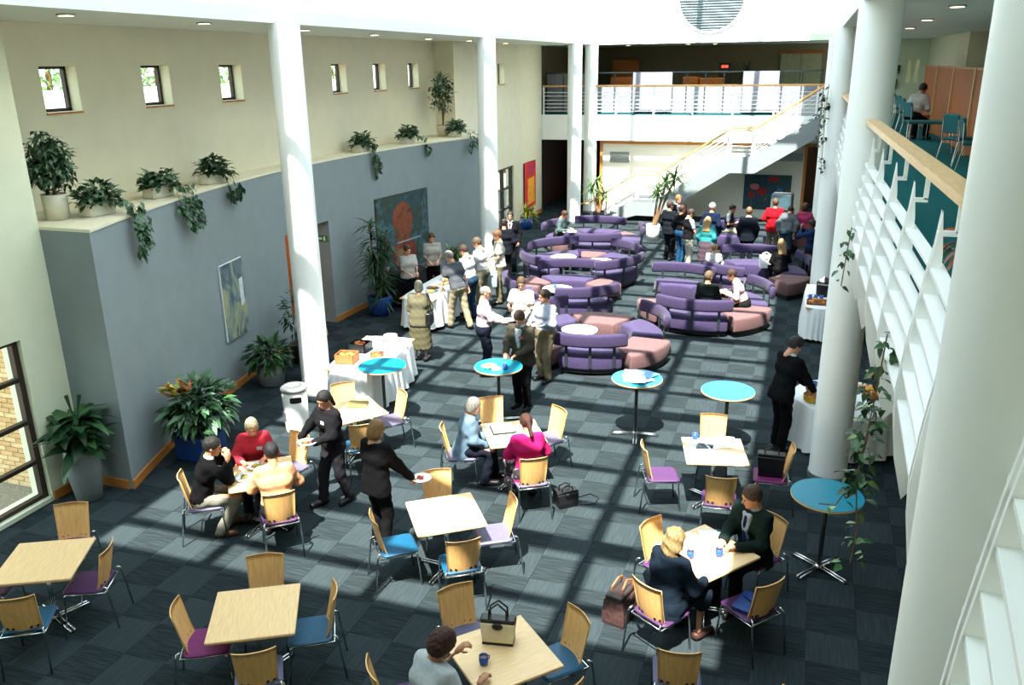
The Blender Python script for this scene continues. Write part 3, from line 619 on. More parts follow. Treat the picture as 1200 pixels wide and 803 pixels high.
# ================================================================== PLANTS
rp = random.Random(11)
def leaf_geo(L, W, droop=.3, fold=.15, n=4):
    """leaf along +X, up +Z; returns verts, faces"""
    vs = []; fs = []
    for i in range(n + 1):
        t = i / n; w_ = W * math.sin(math.pi * min(1, .08 + t * .92) ** .8) * .5 if 0 < i < n else W * .04
        x = L * (t - .12 * droop * t * t); z = -droop * L * t * t * .8
        vs += [(x, -w_, z + fold * w_), (x, 0, z), (x, w_, z + fold * w_)]
    for i in range(n):
        for j in (0, 1): fs.append((i * 3 + j, (i + 1) * 3 + j, (i + 1) * 3 + j + 1, i * 3 + j + 1))
    return vs, fs
def put(mb, geo, T): mb.add([T @ Vector(p) for p in geo[0]], geo[1])
def ori(pos, az, el, roll=0.0, s=1.0):
    return Matrix.Translation(pos) @ Matrix.Rotation(az, 4, 'Z') @ Matrix.Rotation(-el, 4, 'Y') @ Matrix.Rotation(roll, 4, 'X') @ Matrix.Scale(s, 4)
def pot(t, prof, mt, soil_r, soil_z, n=28):
    p = MB().lathe(prof, n, cap=False).add([(0, 0, 0)], []).obj('pot', mt, t, True)
    MB().lathe([(.001, soil_z), (soil_r, soil_z)], 20, cap=False).obj('soil', M_soil, t)
def leaves_parts(t, geos, mts, specs, name='leaf'):
    cache = {}
    for k, (pos, az, el, rl, s, gi, mi) in enumerate(specs):
        key = (gi, mi)
        if key not in cache:
            b = MB(); b.add(*geos[gi]); cache[key] = b.mesh(name, mts[mi], True)
        o = link(name, cache[key], t); o.matrix_local = ori(pos, az, el, rl, s)
def foliage(t, geos, mt, specs, name='foliage'):
    b = MB()
    for pos, az, el, rl, s, gi in specs: put(b, geos[gi], ori(pos, az, el, rl, s))
    o = b.obj(name, mt, t); o['kind'] = 'stuff'; return o
U = rp.uniform
# tall grey vase with peace lily
t = thing('potted_peace_lily', 'broad leaved plant in a tall grey tapered vase by the window', 'plant', (-8.92, 7.82, 0))
pot(t, [(.001, 0), (.15, 0), (.17, .02), (.215, .35), (.235, .6), (.225, .74), (.205, .77), (.19, .76), (.19, .68)], M_greyvase, .195, .7)
G = [leaf_geo(.4, .2, .7), leaf_geo(.32, .17, .9)]
lily = []
for k in range(72):
    az, r_ = k * 2.4, U(.02, .2); lily.append(((r_ * math.cos(az), r_ * math.sin(az), .76 + U(0, .48) - r_ * .5), az + U(-.5, .5), R(U(-5, 65)), U(-.5, .5), U(.75, 1.1), rp.randrange(2), rp.choice((0, 0, 1))))
leaves_parts(t, G, [M_leafd, M_leaf], lily)
for k in range(8):
    a = k * .8; MB().tube([(0, 0, .68), (.05 * math.cos(a), .05 * math.sin(a), .9), (.1 * math.cos(a), .1 * math.sin(a), 1.1)], .008, 6).obj('stem', M_leaf, t)
for k in range(2): a = 1 + k * 2; MB().tube([(0, 0, .7), (.04 * math.cos(a), .04 * math.sin(a), 1.25), (.1 * math.cos(a), .1 * math.sin(a), 1.5)], [.008, .007, .03], 6).obj('flower_spike', M_leafd, t)
# bush in square blue pot with croton
t = thing('potted_schefflera', 'bushy green plant in a blue pot with yellow croton leaves, against the grey wall', 'plant', (-8.3, 9.4, 0))
MB().box((0, 0, .2), (.55, .55, .4), bev=.03).obj('pot', M_bluepot, t); MB().bx(-.24, .24, -.24, .24, .4, .405).obj('soil', M_soil, t)
G = [leaf_geo(.2, .085, .5), leaf_geo(.25, .1, .6)]
sp = []
for k in range(258):
    th, ph = U(0, 6.28), math.acos(U(-.35, 1)); rr_ = U(.5, 1)
    x, y, z = .46 * rr_ * math.sin(ph) * math.cos(th), 0.52 * rr_ * math.sin(ph) * math.sin(th) + .05, .72 + .5 * rr_ * math.cos(ph)
    x = max(x, -.28 - y * .2); sp.append(((x, y, z), th + U(-.4, .4), R(90) - ph + U(-.5, .2), U(-.4, .4), U(.8, 1.2), rp.randrange(2), rp.choice((0, 0, 0, 1, 2))))
leaves_parts(t, G, [M_leafg, M_leaf, M_leafd], sp)
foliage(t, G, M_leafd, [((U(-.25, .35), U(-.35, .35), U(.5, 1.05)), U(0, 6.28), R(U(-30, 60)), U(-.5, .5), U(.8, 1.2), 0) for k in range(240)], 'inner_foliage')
leaves_parts(t, [leaf_geo(.24, .07, .3)], [M_leafy, M_leafr, M_leafl], [((-.1 + U(-.16, .2), -.28 + U(-.1, .16), 1.12 + U(-.06, .06)), U(0, 6.28), R(U(20, 70)), 0, U(.8, 1.1), 0, rp.choice((0, 0, 1, 2))) for k in range(34)], 'croton_leaf')
for k in range(6): a = k * 1.05; MB().tube([(0, 0, .4), (.2 * math.cos(a), .2 * math.sin(a), .9)], .015, 6).obj('stem', M_bark, t)
# silver pot plant
def bushy(name, lab, loc, potf, r, zc, n, mts, L=.18, Wd=.07, flat=.8):
    t = thing(name, lab, 'plant', loc); potf(t)
    sp = []
    for k in range(n):
        th, ph = U(0, 6.28), math.acos(U(-.5, 1)); rr_ = U(.55, 1)
        sp.append(((r * rr_ * math.sin(ph) * math.cos(th), r * rr_ * math.sin(ph) * math.sin(th), zc + r * flat * rr_ * math.cos(ph)), th + U(-.5, .5), R(90) - ph + U(-.6, .2), U(-.4, .4), U(.7, 1.2), 0))
    h = len(sp) // 2; foliage(t, [leaf_geo(L, Wd, .5, n=3)], mts[0], sp[:h]); foliage(t, [leaf_geo(L, Wd, .5, n=3)], mts[1], sp[h:])
    for k in range(4): a = k * 1.57; MB().tube([(0, 0, zc * .55), (r * .4 * math.cos(a), r * .4 * math.sin(a), zc + r * .2)], .01, 6).obj('stem', M_bark, t)
    return t
bushy('potted_spider_plant', 'leafy plant in a round silver pot beside the grey wall', (-9.02, 12.3, 0), lambda t: pot(t, [(.001, 0), (.2, 0), (.23, .05), (.25, .38), (.235, .4), (.22, .34)], M_silver, .225, .36), .36, .56, 260, (M_leaf, M_leafd), .2, .085)
bushy('potted_zz_plant', 'dark upright plant in a dark pot behind the column', (-9.15, 13.55, 0), lambda t: pot(t, [(.001, 0), (.18, 0), (.24, .4), (.22, .42), (.21, .36)], M_blackp, .2, .36), .36, .95, 240, (M_leafd, M_leafd), .13, .05, 1.5)
# tall dracaena in round blue pot
t = thing('potted_dracaena', 'tall dark dracaena in a round blue glazed pot below the abstract painting', 'plant', (-9.2, 17.0, 0))
pot(t, [(.001, 0), (.2, 0), (.27, .12), (.3, .3), (.29, .46), (.27, .48), (.26, .42)], M_bluepot, .27, .43)
G = [leaf_geo(.5, .05, .9, n=5)]; sp = []; sp2 = []
for k in range(9):
    a = k * 2.4; r_ = .06 + .02 * k; h = .9 + (k % 5) * .32
    MB().tube([(r_ * .5 * math.cos(a), r_ * .5 * math.sin(a), .42), (r_ * math.cos(a), r_ * math.sin(a), h)], .018, 6).obj('cane', M_bark, t)
    for q in range(60):
        (sp if q % 2 else sp2).append(((r_ * math.cos(a), r_ * math.sin(a), h - .6 * q / 60 + U(-.05, .1)), U(0, 6.28), R(U(0, 65)), U(-.3, .3), U(.6, 1.0), 0))
foliage(t, G, M_leafd, sp); foliage(t, G, M_leafd, sp2)
# ledge plants
t = thing('potted_ficus', 'small weeping fig tree in a cream round pot on the ledge', 'plant', (-9.55, 8.72, 3.68))
pot(t, [(.001, 0), (.15, 0), (.165, .34), (.155, .345), (.15, .3)], M_creampot, .155, .3)
for k in range(3): MB().tube([(.02 * k, 0, .3), (.03 - .03 * k, .02, .7), (.06 - .06 * k, .03 * k, 1.0)], [.022, .016, .008], 6).obj('trunk', M_bark, t)
G = [leaf_geo(.115, .055, .6, n=2)]; sp = [[], []]
for k in range(860):
    th, ph = U(0, 6.28), math.acos(U(-1, 1)); rr_ = U(.35, 1); z = .78 + .42 * rr_ * math.cos(ph); r_ = .30 * (1.15 - .5 * max(0, (z - .7)))
    sp[k % 2].append(((r_ * rr_ * math.sin(ph) * math.cos(th), r_ * rr_ * math.sin(ph) * math.sin(th), z), U(0, 6.28), R(U(-60, 30)), U(-.5, .5), U(.8, 1.3), 0))
foliage(t, G, M_leafd, sp[0]); foliage(t, G, M_leafg, sp[1])
def ivy(lab, loc, n, trails, dirx=.28, mts=(M_leafd, M_leafg)):
    t = thing('potted_ivy', lab, 'plant', loc, group='planters on the ledge')
    MB().box((0, 0, .09), (.24, .46, .18), bev=.015).obj('planter', M_creampot, t); MB().bx(-.1, .1, -.2, .2, .17, .182).obj('soil', M_soil, t)
    sp = [[], []]
    for k in range(int(n * 1.4)):
        th, ph = U(0, 6.28), math.acos(U(-.2, 1)); rr_ = U(.3, 1)
        sp[k % 2].append(((.22 * rr_ * math.sin(ph) * math.cos(th) + .04, .32 * rr_ * math.sin(ph) * math.sin(th), .2 + .26 * rr_ * math.cos(ph)), th, R(U(-20, 60)), U(-.5, .5), U(.8, 1.35), 0))
    for (dy, ln) in trails:
        pts = [(.08, dy, .2), (dirx - .04, dy * 1.1, .14), (dirx + .02, dy * 1.2, -.1)] + [(dirx + .02 + U(-.02, .03), dy * 1.25 + U(-.05, .07), -.1 - ln * q / 4) for q in range(1, 5)]
        MB().tube(pts, .005, 5).obj('vine', M_leafl, t)
        for q in range(int(34 + ln * 40)):
            u = rp.random() ** .8 * (len(pts) - 1.01); i = int(u); f = u - i; p_ = [pts[i][j] * (1 - f) + pts[i + 1][j] * f for j in range(3)]
            spread = .12 * (1 - u / len(pts)) + .025
            sp[q % 2].append(((p_[0] + U(0, .05), p_[1] + U(-spread, spread), p_[2] + U(-.03, .05)), U(-1.2, 1.2), R(U(-70, 0)), U(-.6, .6), U(.6, 1.1), 0))
    G = [leaf_geo(.13, .085, .5, n=2)]
    foliage(t, G, mts[0], sp[0]); foliage(t, G, mts[1], sp[1])
ivy('trailing ivy in cream planter on the ledge beside the fig tree', (-9.28, 9.15, 3.68), 170, [(.12, .55), (.18, .25), (.2, .4)], .47)
ivy('trailing ivy in cream planter, second along the ledge from the fig tree', (-9.62, 10.75, 3.68), 150, [(.0, .25), (.1, .45), (.2, .4), (.26, .3)], .39)
ivy('dark trailing ivy in cream planter just left of the big column', (-9.85, 12.35, 3.68), 140, [(.05, .2), (.2, .15)], .3, (M_leafd, M_leafd))
ivy('trailing ivy in cream planter just right of the big column', (-9.98, 18.0, 3.68), 150, [(.15, .5), (.22, .4), (.1, .2)], .22)
ivy('low ivy in cream planter between two others on the far ledge', (-9.85, 20.2, 3.68), 170, [(.2, .15), (.28, .1)], .4)
ivy('thick ivy in cream planter at the far end of the ledge', (-9.4, 22.4, 3.68), 180, [(-.2, .25), (.0, .1), (.3, .15)], .48)
t = thing('potted_tree', 'slim small leaved tree on the far end of the ledge', 'plant', (-9.85, 22.6, 3.68))
pot(t, [(.001, 0), (.17, 0), (.19, .3), (.18, .3)], M_creampot, .175, .27)
for k in range(3): MB().tube([(0, 0, .27), (.03 * k - .03, .03, .7), (.1 * k - .1, .1 * k - .08, 1.25)], [.02, .015, .006], 6).obj('trunk', M_bark, t)
sp = [[], []]
for k in range(460):
    th, ph = U(0, 6.28), math.acos(U(-1, 1)); rr_ = U(.3, 1)
    sp[k % 2].append(((.36 * rr_ * math.sin(ph) * math.cos(th), .36 * rr_ * math.sin(ph) * math.sin(th), 1.2 + .62 * rr_ * math.cos(ph)), U(0, 6.28), R(U(-50, 50)), U(-.5, .5), U(.8, 1.3), 0))
foliage(t, [leaf_geo(.12, .06, .5, n=2)], M_leafg, sp[0]); foliage(t, [leaf_geo(.12, .06, .5, n=2)], M_leafd, sp[1])
# yucca near stairs and others at the back
def yucca(lab, loc, heads, potm, ptop=.45, leafL=.6, cat='plant', mts=(M_leaf, M_leafl)):
    t = thing('potted_yucca', lab, cat, loc); pot(t, [(.001, 0), (.2, 0), (.23, ptop), (.21, ptop), (.21, ptop - .05)], potm, .21, ptop - .04)
    sp = [[], []]
    for (x, y, z) in heads:
        MB().tube([(x * .1, y * .1, ptop - .05), (x * .5, y * .5, z * .6), (x, y, z)], [.045, .035, .03], 8).obj('trunk', M_bark, t)
        for q in range(60): sp[q % 2].append(((x, y, z + U(-.12, .12)), U(0, 6.28), R(U(-25, 80)), 0, U(.7, 1.1), 0))
    foliage(t, [leaf_geo(leafL, .06, .6, n=4)], mts[0], sp[0]); foliage(t, [leaf_geo(leafL, .06, .6, n=4)], mts[1], sp[1])
yucca('tall yucca in a white pot in front of the staircase', (-4.55, 27.3, 0), [(.35, .1, 1.85), (.65, -.1, 2.05), (.1, .2, 1.6)], M_china, .55)
yucca('slender palm with bare trunk behind the left foot of the stairs', (-7.05, 30.2, 0), [(-.1, .2, 1.4), (-.3, .1, 1.2), (.15, .1, .95)], M_blackp, .4, .5, mts=(M_leafl, M_leafg))
yucca('yellow green potted plant below the red banner painting', (-9.25, 28.3, 0), [(0, 0, .55), (.15, .1, .5)], M_bluepot, .4, .4, mts=(M_leafl, M_leafy))
yucca('green plant behind the waitresses by the grey wall', (-8.75, 20.3, 0), [(0, 0, .75), (.1, .15, .7)], M_blackp, .4, .4)
yucca('spiky plant on the bridge gallery shelf', (-2.55, 36.6, F2), [(0, 0, 1.35)], M_blackp, .5, .55, mts=(M_leafd, M_leafd))
bushy('potted_fern', 'dark leafy plant in a blue pot on the upper gallery floor behind the fins', (1.35, 7.0, F2), lambda t: pot(t, [(.001, 0), (.17, 0), (.2, .3), (.18, .3)], M_bluepot, .18, .27), .28, .5, 160, (M_leafd, M_leafr), .16, .06)
# hanging vines on the right hand fins
def vine(lab, pts, n, sp_, L=.1, mts=(M_leafd, M_leaf)):
    t = thing('hanging_vine', lab, 'plant', pts[0], group='vines hanging from the gallery'); o = Vector(pts[0]); P = [Vector(p) - o for p in pts]
    MB().tube(P, .006, 5).obj('stem', M_bark, t); sp = [[], []]
    for k in range(n):
        u = rp.random() * (len(P) - 1.01); i = int(u); p_ = P[i].lerp(P[i + 1], u - i); sp[k % 2].append(((p_.x + U(-sp_, sp_), p_.y + U(-sp_, sp_), p_.z + U(-.04, .04)), U(0, 6.28), R(U(-60, 30)), U(-.5, .5), U(.7, 1.2), 0))
    foliage(t, [leaf_geo(L, L * .6, .4, n=3)], mts[0], sp[0], 'leaf_cluster'); foliage(t, [leaf_geo(L, L * .6, .4, n=3)], mts[1], sp[1], 'leaf_cluster')
vine('thick green vine hanging between the second and third fins', [(.66, 6.2, 3.75), (.64, 6.15, 3.45), (.61, 6.1, 3.1), (.6, 6.2, 2.8), (.56, 6.1, 2.55)], 120, .08)
vine('sparse vine trailing low in front of the right high table', [(.66, 6.35, 3.1), (.58, 6.2, 2.6), (.62, 6.1, 2.2), (.6, 6.05, 1.95)], 26, .09, .1, (M_leaf, M_leafl))
vine('thin side shoot of vine reaching over the right high table', [(.58, 6.2, 2.62), (.45, 6.1, 2.4), (.33, 6.05, 2.42)], 7, .04, .09, (M_leaf, M_leafl))
vine('thin vine on the fins beside the second right column', [(.5, 9.0, 4.0), (.48, 9.0, 3.7), (.46, 8.95, 3.4)], 18, .06, .09)
vine('vine climbing the second right column', [(.33, 20.0, 5.1), (.31, 19.95, 4.5), (.33, 19.9, 3.8), (.34, 19.95, 3.2)], 44, .06, .12, (M_leafd, M_leafd))
vine('vine climbing the farthest right column', [(.32, 28.6, 4.7), (.3, 28.6, 4.0), (.3, 28.6, 3.0)], 40, .08, .14, (M_leafd, M_leafd))
# trees outside
def tree(x, y, h, r_, k, lab):
    t = thing('garden_tree', lab, 'tree', (x, y, -.02), group='trees outside the windows'); MB().tube([(0, 0, 0), (0, 0, h)], [.25, .12], 8).obj('trunk', M_bark, t)
    rr_ = random.Random(k); sp = []
    for q in range(1500):
        th, ph, s = rr_.uniform(0, 6.28), math.acos(rr_.uniform(-1, 1)), rr_.uniform(.5, 1)
        sp.append(((r_ * s * math.sin(ph) * math.cos(th), r_ * s * math.sin(ph) * math.sin(th), h + r_ * .9 * s * math.cos(ph)), rr_.uniform(0, 6.28), R(rr_.uniform(-60, 60)), 0, rr_.uniform(.7, 1.4), 0))
    foliage(t, [leaf_geo(.34, .24, .4, n=2)], mat('tree_leaf', (140, 176, 108), .6, var=.3), sp, 'crown')
tree(-33, 31, 5.6, 2.6, 1, 'green tree seen through the first small window'); tree(-33, 38, 5.8, 2.6, 2, 'green tree seen through the second small window'); tree(-33, 44.5, 5.6, 2.6, 3, 'green tree seen through the third small window'); tree(-33, 56, 5.6, 2.8, 4, 'green tree seen through the fourth small window')
tree(-15.5, 44, 2.2, 1.6, 5, 'garden shrub seen through the glazed far door')
# ================================================================== PEOPLE
def snets(f, lo, hi, h):
    lo = np.array(lo, np.float32); n = np.maximum(4, np.ceil((np.array(hi) - lo) / h).astype(int) + 1)
    ax = [lo[i] + h * np.arange(n[i], dtype=np.float32) for i in range(3)]
    P = np.stack(np.meshgrid(*ax, indexing='ij'), -1).reshape(-1, 3)
    v = f(P).reshape(n)
    s = v < 0; cs = n - 1
    S = np.zeros((*cs, 3), np.float32); Cn = np.zeros(cs, np.float32); quads = []
    for a in range(3):
        sl0 = [slice(None)] * 3; sl1 = [slice(None)] * 3; sl0[a] = slice(0, -1); sl1[a] = slice(1, None)
        v0, v1 = v[tuple(sl0)], v[tuple(sl1)]; ch = (v0 < 0) != (v1 < 0)
        t = np.where(ch, v0 / np.where(ch, v0 - v1, 1), 0)
        idx = np.indices(v0.shape).astype(np.float32); pos = np.stack([idx[i] + (t if i == a else 0) for i in range(3)], -1)
        o1, o2 = [i for i in range(3) if i != a]
        for d1 in (0, 1):
            for d2 in (0, 1):
                es = [slice(None)] * 3; es[o1] = slice(d1, n[o1] - 1 + d1); es[o2] = slice(d2, n[o2] - 1 + d2); es = tuple(es)
                m_ = ch[es]; S += pos[es] * m_[..., None]; Cn += m_
        c = np.argwhere(ch); ok = (c[:, o1] > 0) & (c[:, o1] < n[o1] - 1) & (c[:, o2] > 0) & (c[:, o2] < n[o2] - 1); c = c[ok]
        if len(c):
            q = []
            for d1, d2 in ((1, 1), (0, 1), (0, 0), (1, 0)):
                cc = c.copy(); cc[:, o1] -= d1; cc[:, o2] -= d2; q.append(np.ravel_multi_index(cc.T, cs))
            q = np.stack(q, 1); neg = (v0 < 0)[tuple(c.T)]
            flip = neg if a != 1 else ~neg
            q[~flip] = q[~flip][:, ::-1]; quads.append(q)
    act = np.argwhere(Cn > 0); ids = -np.ones(int(np.prod(cs)), int); ids[np.ravel_multi_index(act.T, cs)] = np.arange(len(act))
    V = S[tuple(act.T)] / Cn[tuple(act.T)][:, None] * h + lo
    return V, ids[np.concatenate(quads)]
def cone(P, a, b, ra, rb):
    a = np.array(a, np.float32); b = np.array(b, np.float32); ba = b - a; l2 = max(1e-9, float(ba @ ba)); t = np.clip((P - a) @ ba / l2, 0, 1)
    return np.linalg.norm(P - a - t[:, None] * ba, axis=1) - (ra + (rb - ra) * t)
def ellip(P, c, r):
    q = (P - np.array(c, np.float32)) / np.array(r, np.float32); k0 = np.linalg.norm(q, axis=1); return (k0 - 1) * min(r)
def smin(a, b, k):
    h = np.clip(.5 + .5 * (b - a) / k, 0, 1); return b * (1 - h) + a * h - k * h * (1 - h)
def union(P, prims, k=.03, grow=0.0):
    d = None
    for (a, b, ra, rb) in prims:
        q = cone(P, a, b, ra + grow, rb + grow); d = q if d is None else smin(d, q, k)
    return d
def bounds(prims, pad=.06):
    A_ = np.array([p[0] for p in prims] + [p[1] for p in prims]); r_ = max(max(p[2], p[3]) for p in prims) + pad
    return A_.min(0) - r_, A_.max(0) + r_
def np_mesh(name, V, Fc, mt):
    me = bpy.data.meshes.new(name); me.from_pydata(V.tolist(), [], Fc.tolist()); me.materials.append(mt); me.shade_smooth(); me.update(); return me
# ---- head (face towards +Y, centre of skull at origin)
def head_f(P):
    d = ellip(P, (0, -.008, .02), (.074, .094, .096)); d = smin(d, ellip(P, (0, .022, -.055), (.056, .062, .066)), .03)
    d = smin(d, cone(P, (0, .088, .005), (0, .106, -.03), .007, .013), .012); d = smin(d, ellip(P, (0, .072, .028), (.05, .018, .012)), .02)
    for s_ in (-1, 1):
        d = smin(d, ellip(P, (s_ * .076, -.008, -.01), (.01, .02, .032)), .008); d = np.maximum(d, -(ellip(P, (s_ * .03, .094, .005), (.016, .012, .01))) - .004)
    d = smin(d, cone(P, (-.018, .082, -.062), (.018, .082, -.062), .009, .009), .012); d = smin(d, ellip(P, (0, .07, -.098), (.022, .018, .016)), .02)
    return smin(d, cone(P, (0, -.02, -.07), (0, -.03, -.17), .05, .054), .025)
HEAD = snets(head_f, (-.12, -.14, -.2), (.12, .15, .16), .011)
def hair_f(style):
    def f(P):
        w_ = .003 * np.sin(P[:, 0] * 130 + P[:, 2] * 40) * np.sin(P[:, 1] * 120 + P[:, 2] * 70)
        base = ellip(P, (0, -.014, .028), (.087, .108, .11)) + w_
        face = np.maximum(ellip(P, (0, .10, -.045), (.068, .085, .10)), -1)
        if style == 'short': d = np.maximum(base, -(P[:, 2] + .028 - .78 * np.minimum(0, P[:, 1]) - np.maximum(0, P[:, 1]) * .75)); d = np.maximum(d, -face)
        elif style == 'bald': d = np.maximum(base + .006, P[:, 2] - .045 - np.maximum(0, -P[:, 1]) * .6); d = np.maximum(d, -(P[:, 2] + .05)); d = np.maximum(d, P[:, 1] - .03)
        elif style == 'bob':
            d = smin(base, ellip(P, (0, -.03, -.04), (.09, .09, .105)) + w_, .03); d = np.maximum(d, -(P[:, 2] + .115)); d = np.maximum(d, -face)
        elif style == 'curly':
            n_ = .010 * np.sin(P[:, 0] * 95) * np.sin(P[:, 1] * 95 + 1) * np.sin(P[:, 2] * 95 + 2)
            d = smin(ellip(P, (0, -.02, .03), (.104, .118, .12)), ellip(P, (0, -.05, -.03), (.098, .085, .095)), .03) + n_; d = np.maximum(d, -face)
        elif style == 'wavy':
            n_ = .007 * np.sin(P[:, 0] * 70 + P[:, 2] * 30) * np.sin(P[:, 1] * 70) + .006 * np.sin(P[:, 2] * 60 + P[:, 0] * 20)
            d = smin(ellip(P, (0, -.02, .03), (.095, .112, .114)), ellip(P, (0, -.045, -.07), (.108, .085, .125)), .04) + n_; d = np.maximum(d, -face)
        elif style == 'long':
            d = base
            for q_ in (-.055, 0, .055): d = smin(d, cone(P, (q_, -.055, -.02), (q_ * 1.3, -.1, -.27), .065, .045), .03)
            d = np.maximum(d + w_ * 2, -face)
        elif style == 'pony':
            d = np.maximum(base, -(P[:, 2] + .028 - .78 * np.minimum(0, P[:, 1]) - np.maximum(0, P[:, 1]) * .75)); d = np.maximum(d, -face); d = smin(d, cone(P, (0, -.098, .02), (0, -.118, -.19), .038, .024), .02)
        return d
    return f
HAIR = {}
def hair_geo(style):
    if style not in HAIR: HAIR[style] = snets(hair_f(style), (-.15, -.22, -.36 if style == 'long' else -.24), (.15, .15, .19), .0125)
    return HAIR[style]
# ---- hand: wrist at origin, fingers towards +Y, palm facing -Z, thumb towards +X
def hand_f(curl):
    c1, c2 = R(25 + 45 * curl), R(30 + 60 * curl); prims = []
    for x, L_, r_ in ((.028, .068, .0085), (.0095, .076, .009), (-.0095, .07, .0085), (-.027, .056, .0075)):
        p0 = np.array((x * .9, .085, .0)); p1 = p0 + .52 * L_ * np.array((x * 1.2, math.cos(c1), -math.sin(c1))); p2 = p1 + .48 * L_ * np.array((0, math.cos(c1 + c2), -math.sin(c1 + c2)))
        prims += [(p0, p1, r_, r_ * .95), (p1, p2, r_ * .95, r_ * .8)]
    t0 = np.array((.026, .03, -.006)); t1 = t0 + np.array((.03, .03, -.012)); t2 = t1 + np.array((.006, .026, -.012 - .01 * curl)); prims += [(t0, t1, .013, .0105), (t1, t2, .0105, .0085)]
    def f(P):
        d = smin(ellip(P, (0, .05, 0), (.042, .052, .016)), cone(P, (0, -.02, 0), (0, .03, 0), .024, .024), .02)
        for a, b, ra, rb in prims: d = smin(d, cone(P, a, b, ra, rb), .006)
        return d
    return f
HAND = {k: snets(hand_f(c), (-.06, -.05, -.1), (.09, .18, .04), .008) for k, c in (('relax', .35), ('hold', .8), ('flat', .08))}
EYE = MB().ell((0, 0, 0), (.011, .006, .008), 8, 6).mesh('eye', mat('eye_dark', (52, 36, 28), .2), True)
MOUTH = MB().ell((0, 0, 0), (.02, .005, .005), 8, 6).mesh('mouth', mat('lip', (164, 88, 80), .5), True)
def ik(s, target, l1, l2, hint):
    s = np.array(s, float); t = np.array(target, float); d = t - s; L_ = np.linalg.norm(d)
    if L_ > (l1 + l2) * .995: t = s + d / L_ * (l1 + l2) * .995; d = t - s; L_ = np.linalg.norm(d)
    L_ = max(L_, abs(l1 - l2) + .02); u = d / np.linalg.norm(d); a = (l1 * l1 - l2 * l2 + L_ * L_) / (2 * L_); hh = math.sqrt(max(0, l1 * l1 - a * a))
    hint = np.array(hint, float); n_ = hint - u * (hint @ u); n_ /= max(1e-6, np.linalg.norm(n_)); return s + u * a + n_ * hh, t
NP = [0]
def person(label, x, y, deg, h=1.72, sit=None, lean=0, twist=0, head=(0, 0), L=None, Rr=None, top=('shirt', (200, 200, 200)), bot=('trousers', (40, 40, 50)), hair=('short', (70, 50, 34)), skin=0, feet=None, hands=('relax', 'relax'), inner=None, z0=0.0, shoes=(24, 22, 22), fat=1.0, side=0, splay=.1, knee=None, build='m', collar=None, badge=None):
    s = h / 1.72; a = R(deg) - math.pi / 2
    sw = (.162 if build == 'm' else .148) * s; hw = .088 * s; tr = fat
    pz = (sit + .10) if sit is not None else .93 * s
    PV = np.array((0, 0, pz)); ca, sa = math.cos(R(lean)), math.sin(R(lean)); cs, ss = math.cos(R(side)), math.sin(R(side)); ct, sn = math.cos(R(twist)), math.sin(R(twist))
    def sp(px, py, dz):   # spine frame -> local
        px, py = px * ct - py * sn, px * sn + py * ct
        X, Z = px * cs + dz * ss, -px * ss + dz * cs
        Y, Z = py * ca + Z * sa, -py * sa + Z * ca
        return PV + np.array((X, Y, Z))
    W_ = .13 * s; Cc = .32 * s; Sh = .475 * s; Nk = .515 * s; Hd = .655 * s
    shL, shR = sp(-sw, 0, Sh - .01), sp(sw, 0, Sh - .01); nk = sp(0, .0, Nk); hd = sp(0, .02 * s, Hd)
    torso = [(sp(-.07 * s, 0, -.02), sp(.07 * s, 0, -.02), .11 * tr * s, .11 * tr * s), (sp(-.055 * s, .005, W_), sp(.055 * s, .005, W_), .103 * tr * s, .103 * tr * s), (sp(-.085 * s, .0, Cc), sp(.085 * s, .0, Cc), .108 * (tr * .5 + .5) * s, .108 * (tr * .5 + .5) * s), (sp(-sw * .85, -.005, Sh - .03), sp(0, -.005, Sh + .005), .052 * s, .06 * s), (sp(sw * .85, -.005, Sh - .03), sp(0, -.005, Sh + .005), .052 * s, .06 * s)]
    if build == 'f': torso.append((sp(-.07 * s, .075, Cc + .02), sp(.07 * s, .075, Cc + .02), .055 * s, .055 * s))
    neckp = [(sp(0, 0, Nk - .06), sp(0, .01, Nk + .05), .056 * s, .05 * s)]
    ul, fl = .29 * s, .255 * s
    arms = []; fore = []; wr = []
    for side_, sh_pt, tg in ((-1, shL, L), (1, shR, Rr)):
        if tg is None: tg = sp(side_ * (sw + .07), .06, Sh - ul - fl + .03) if sit is None else np.array((side_ * .13, .3, pz + .08))
        tg = np.array(tg, float)
        el, wrist = ik(sh_pt, tg, ul, fl, (side_ * .55, -.6, -.6)); arms.append((sh_pt, el, .052 * s, .042 * s)); fore.append((el, wrist, .04 * s, .028 * s)); wr.append((el, wrist))
    legs = []; shin = []; feetp = []
    for i, side_ in enumerate((-1, 1)):
        hip = PV + np.array((side_ * hw, .0, -.04))
        if sit is not None:
            kx = side_ * (.10 + splay * .4); kn = np.array((kx, .42 * s, max(sit + .07, .47 * s))) if knee is None else np.array(knee[i], float)
            an = np.array((kx * 1.05, .40 * s, .085)) if feet is None else np.array(feet[i], float)
        else:
            an = np.array((side_ * .10, (-.02 if i else .04), .085)) if feet is None else np.array(feet[i], float); kn, an = ik(hip, an, .41 * s, .41 * s, (0, 1, 0))
        legs.append((hip, kn, .085 * s, .058 * s)); shin.append((kn, an, .056 * s, .04 * s)); feetp.append((an, an + np.array((side_ * .025, .15, -.045))))
    # ---- body (skin), one mesh
    prims = torso + neckp + arms + fore + legs + shin + [(f0 + np.array((0, -.03, -.03)), f1, .034, .026) for f0, f1 in feetp]
    lo, hi = bounds(prims); V, Fc = snets(lambda P: union(P, prims, .03, -.012), lo, hi, .028)
    Vs, Fs, o_ = [V], [Fc], len(V)
    hy, hp = R(head[0]), R(head[1]); RH = (Matrix.Rotation(hy, 3, 'Z') @ Matrix.Rotation(-hp - R(lean) * .4, 3, 'X')); RHn = np.array(RH)
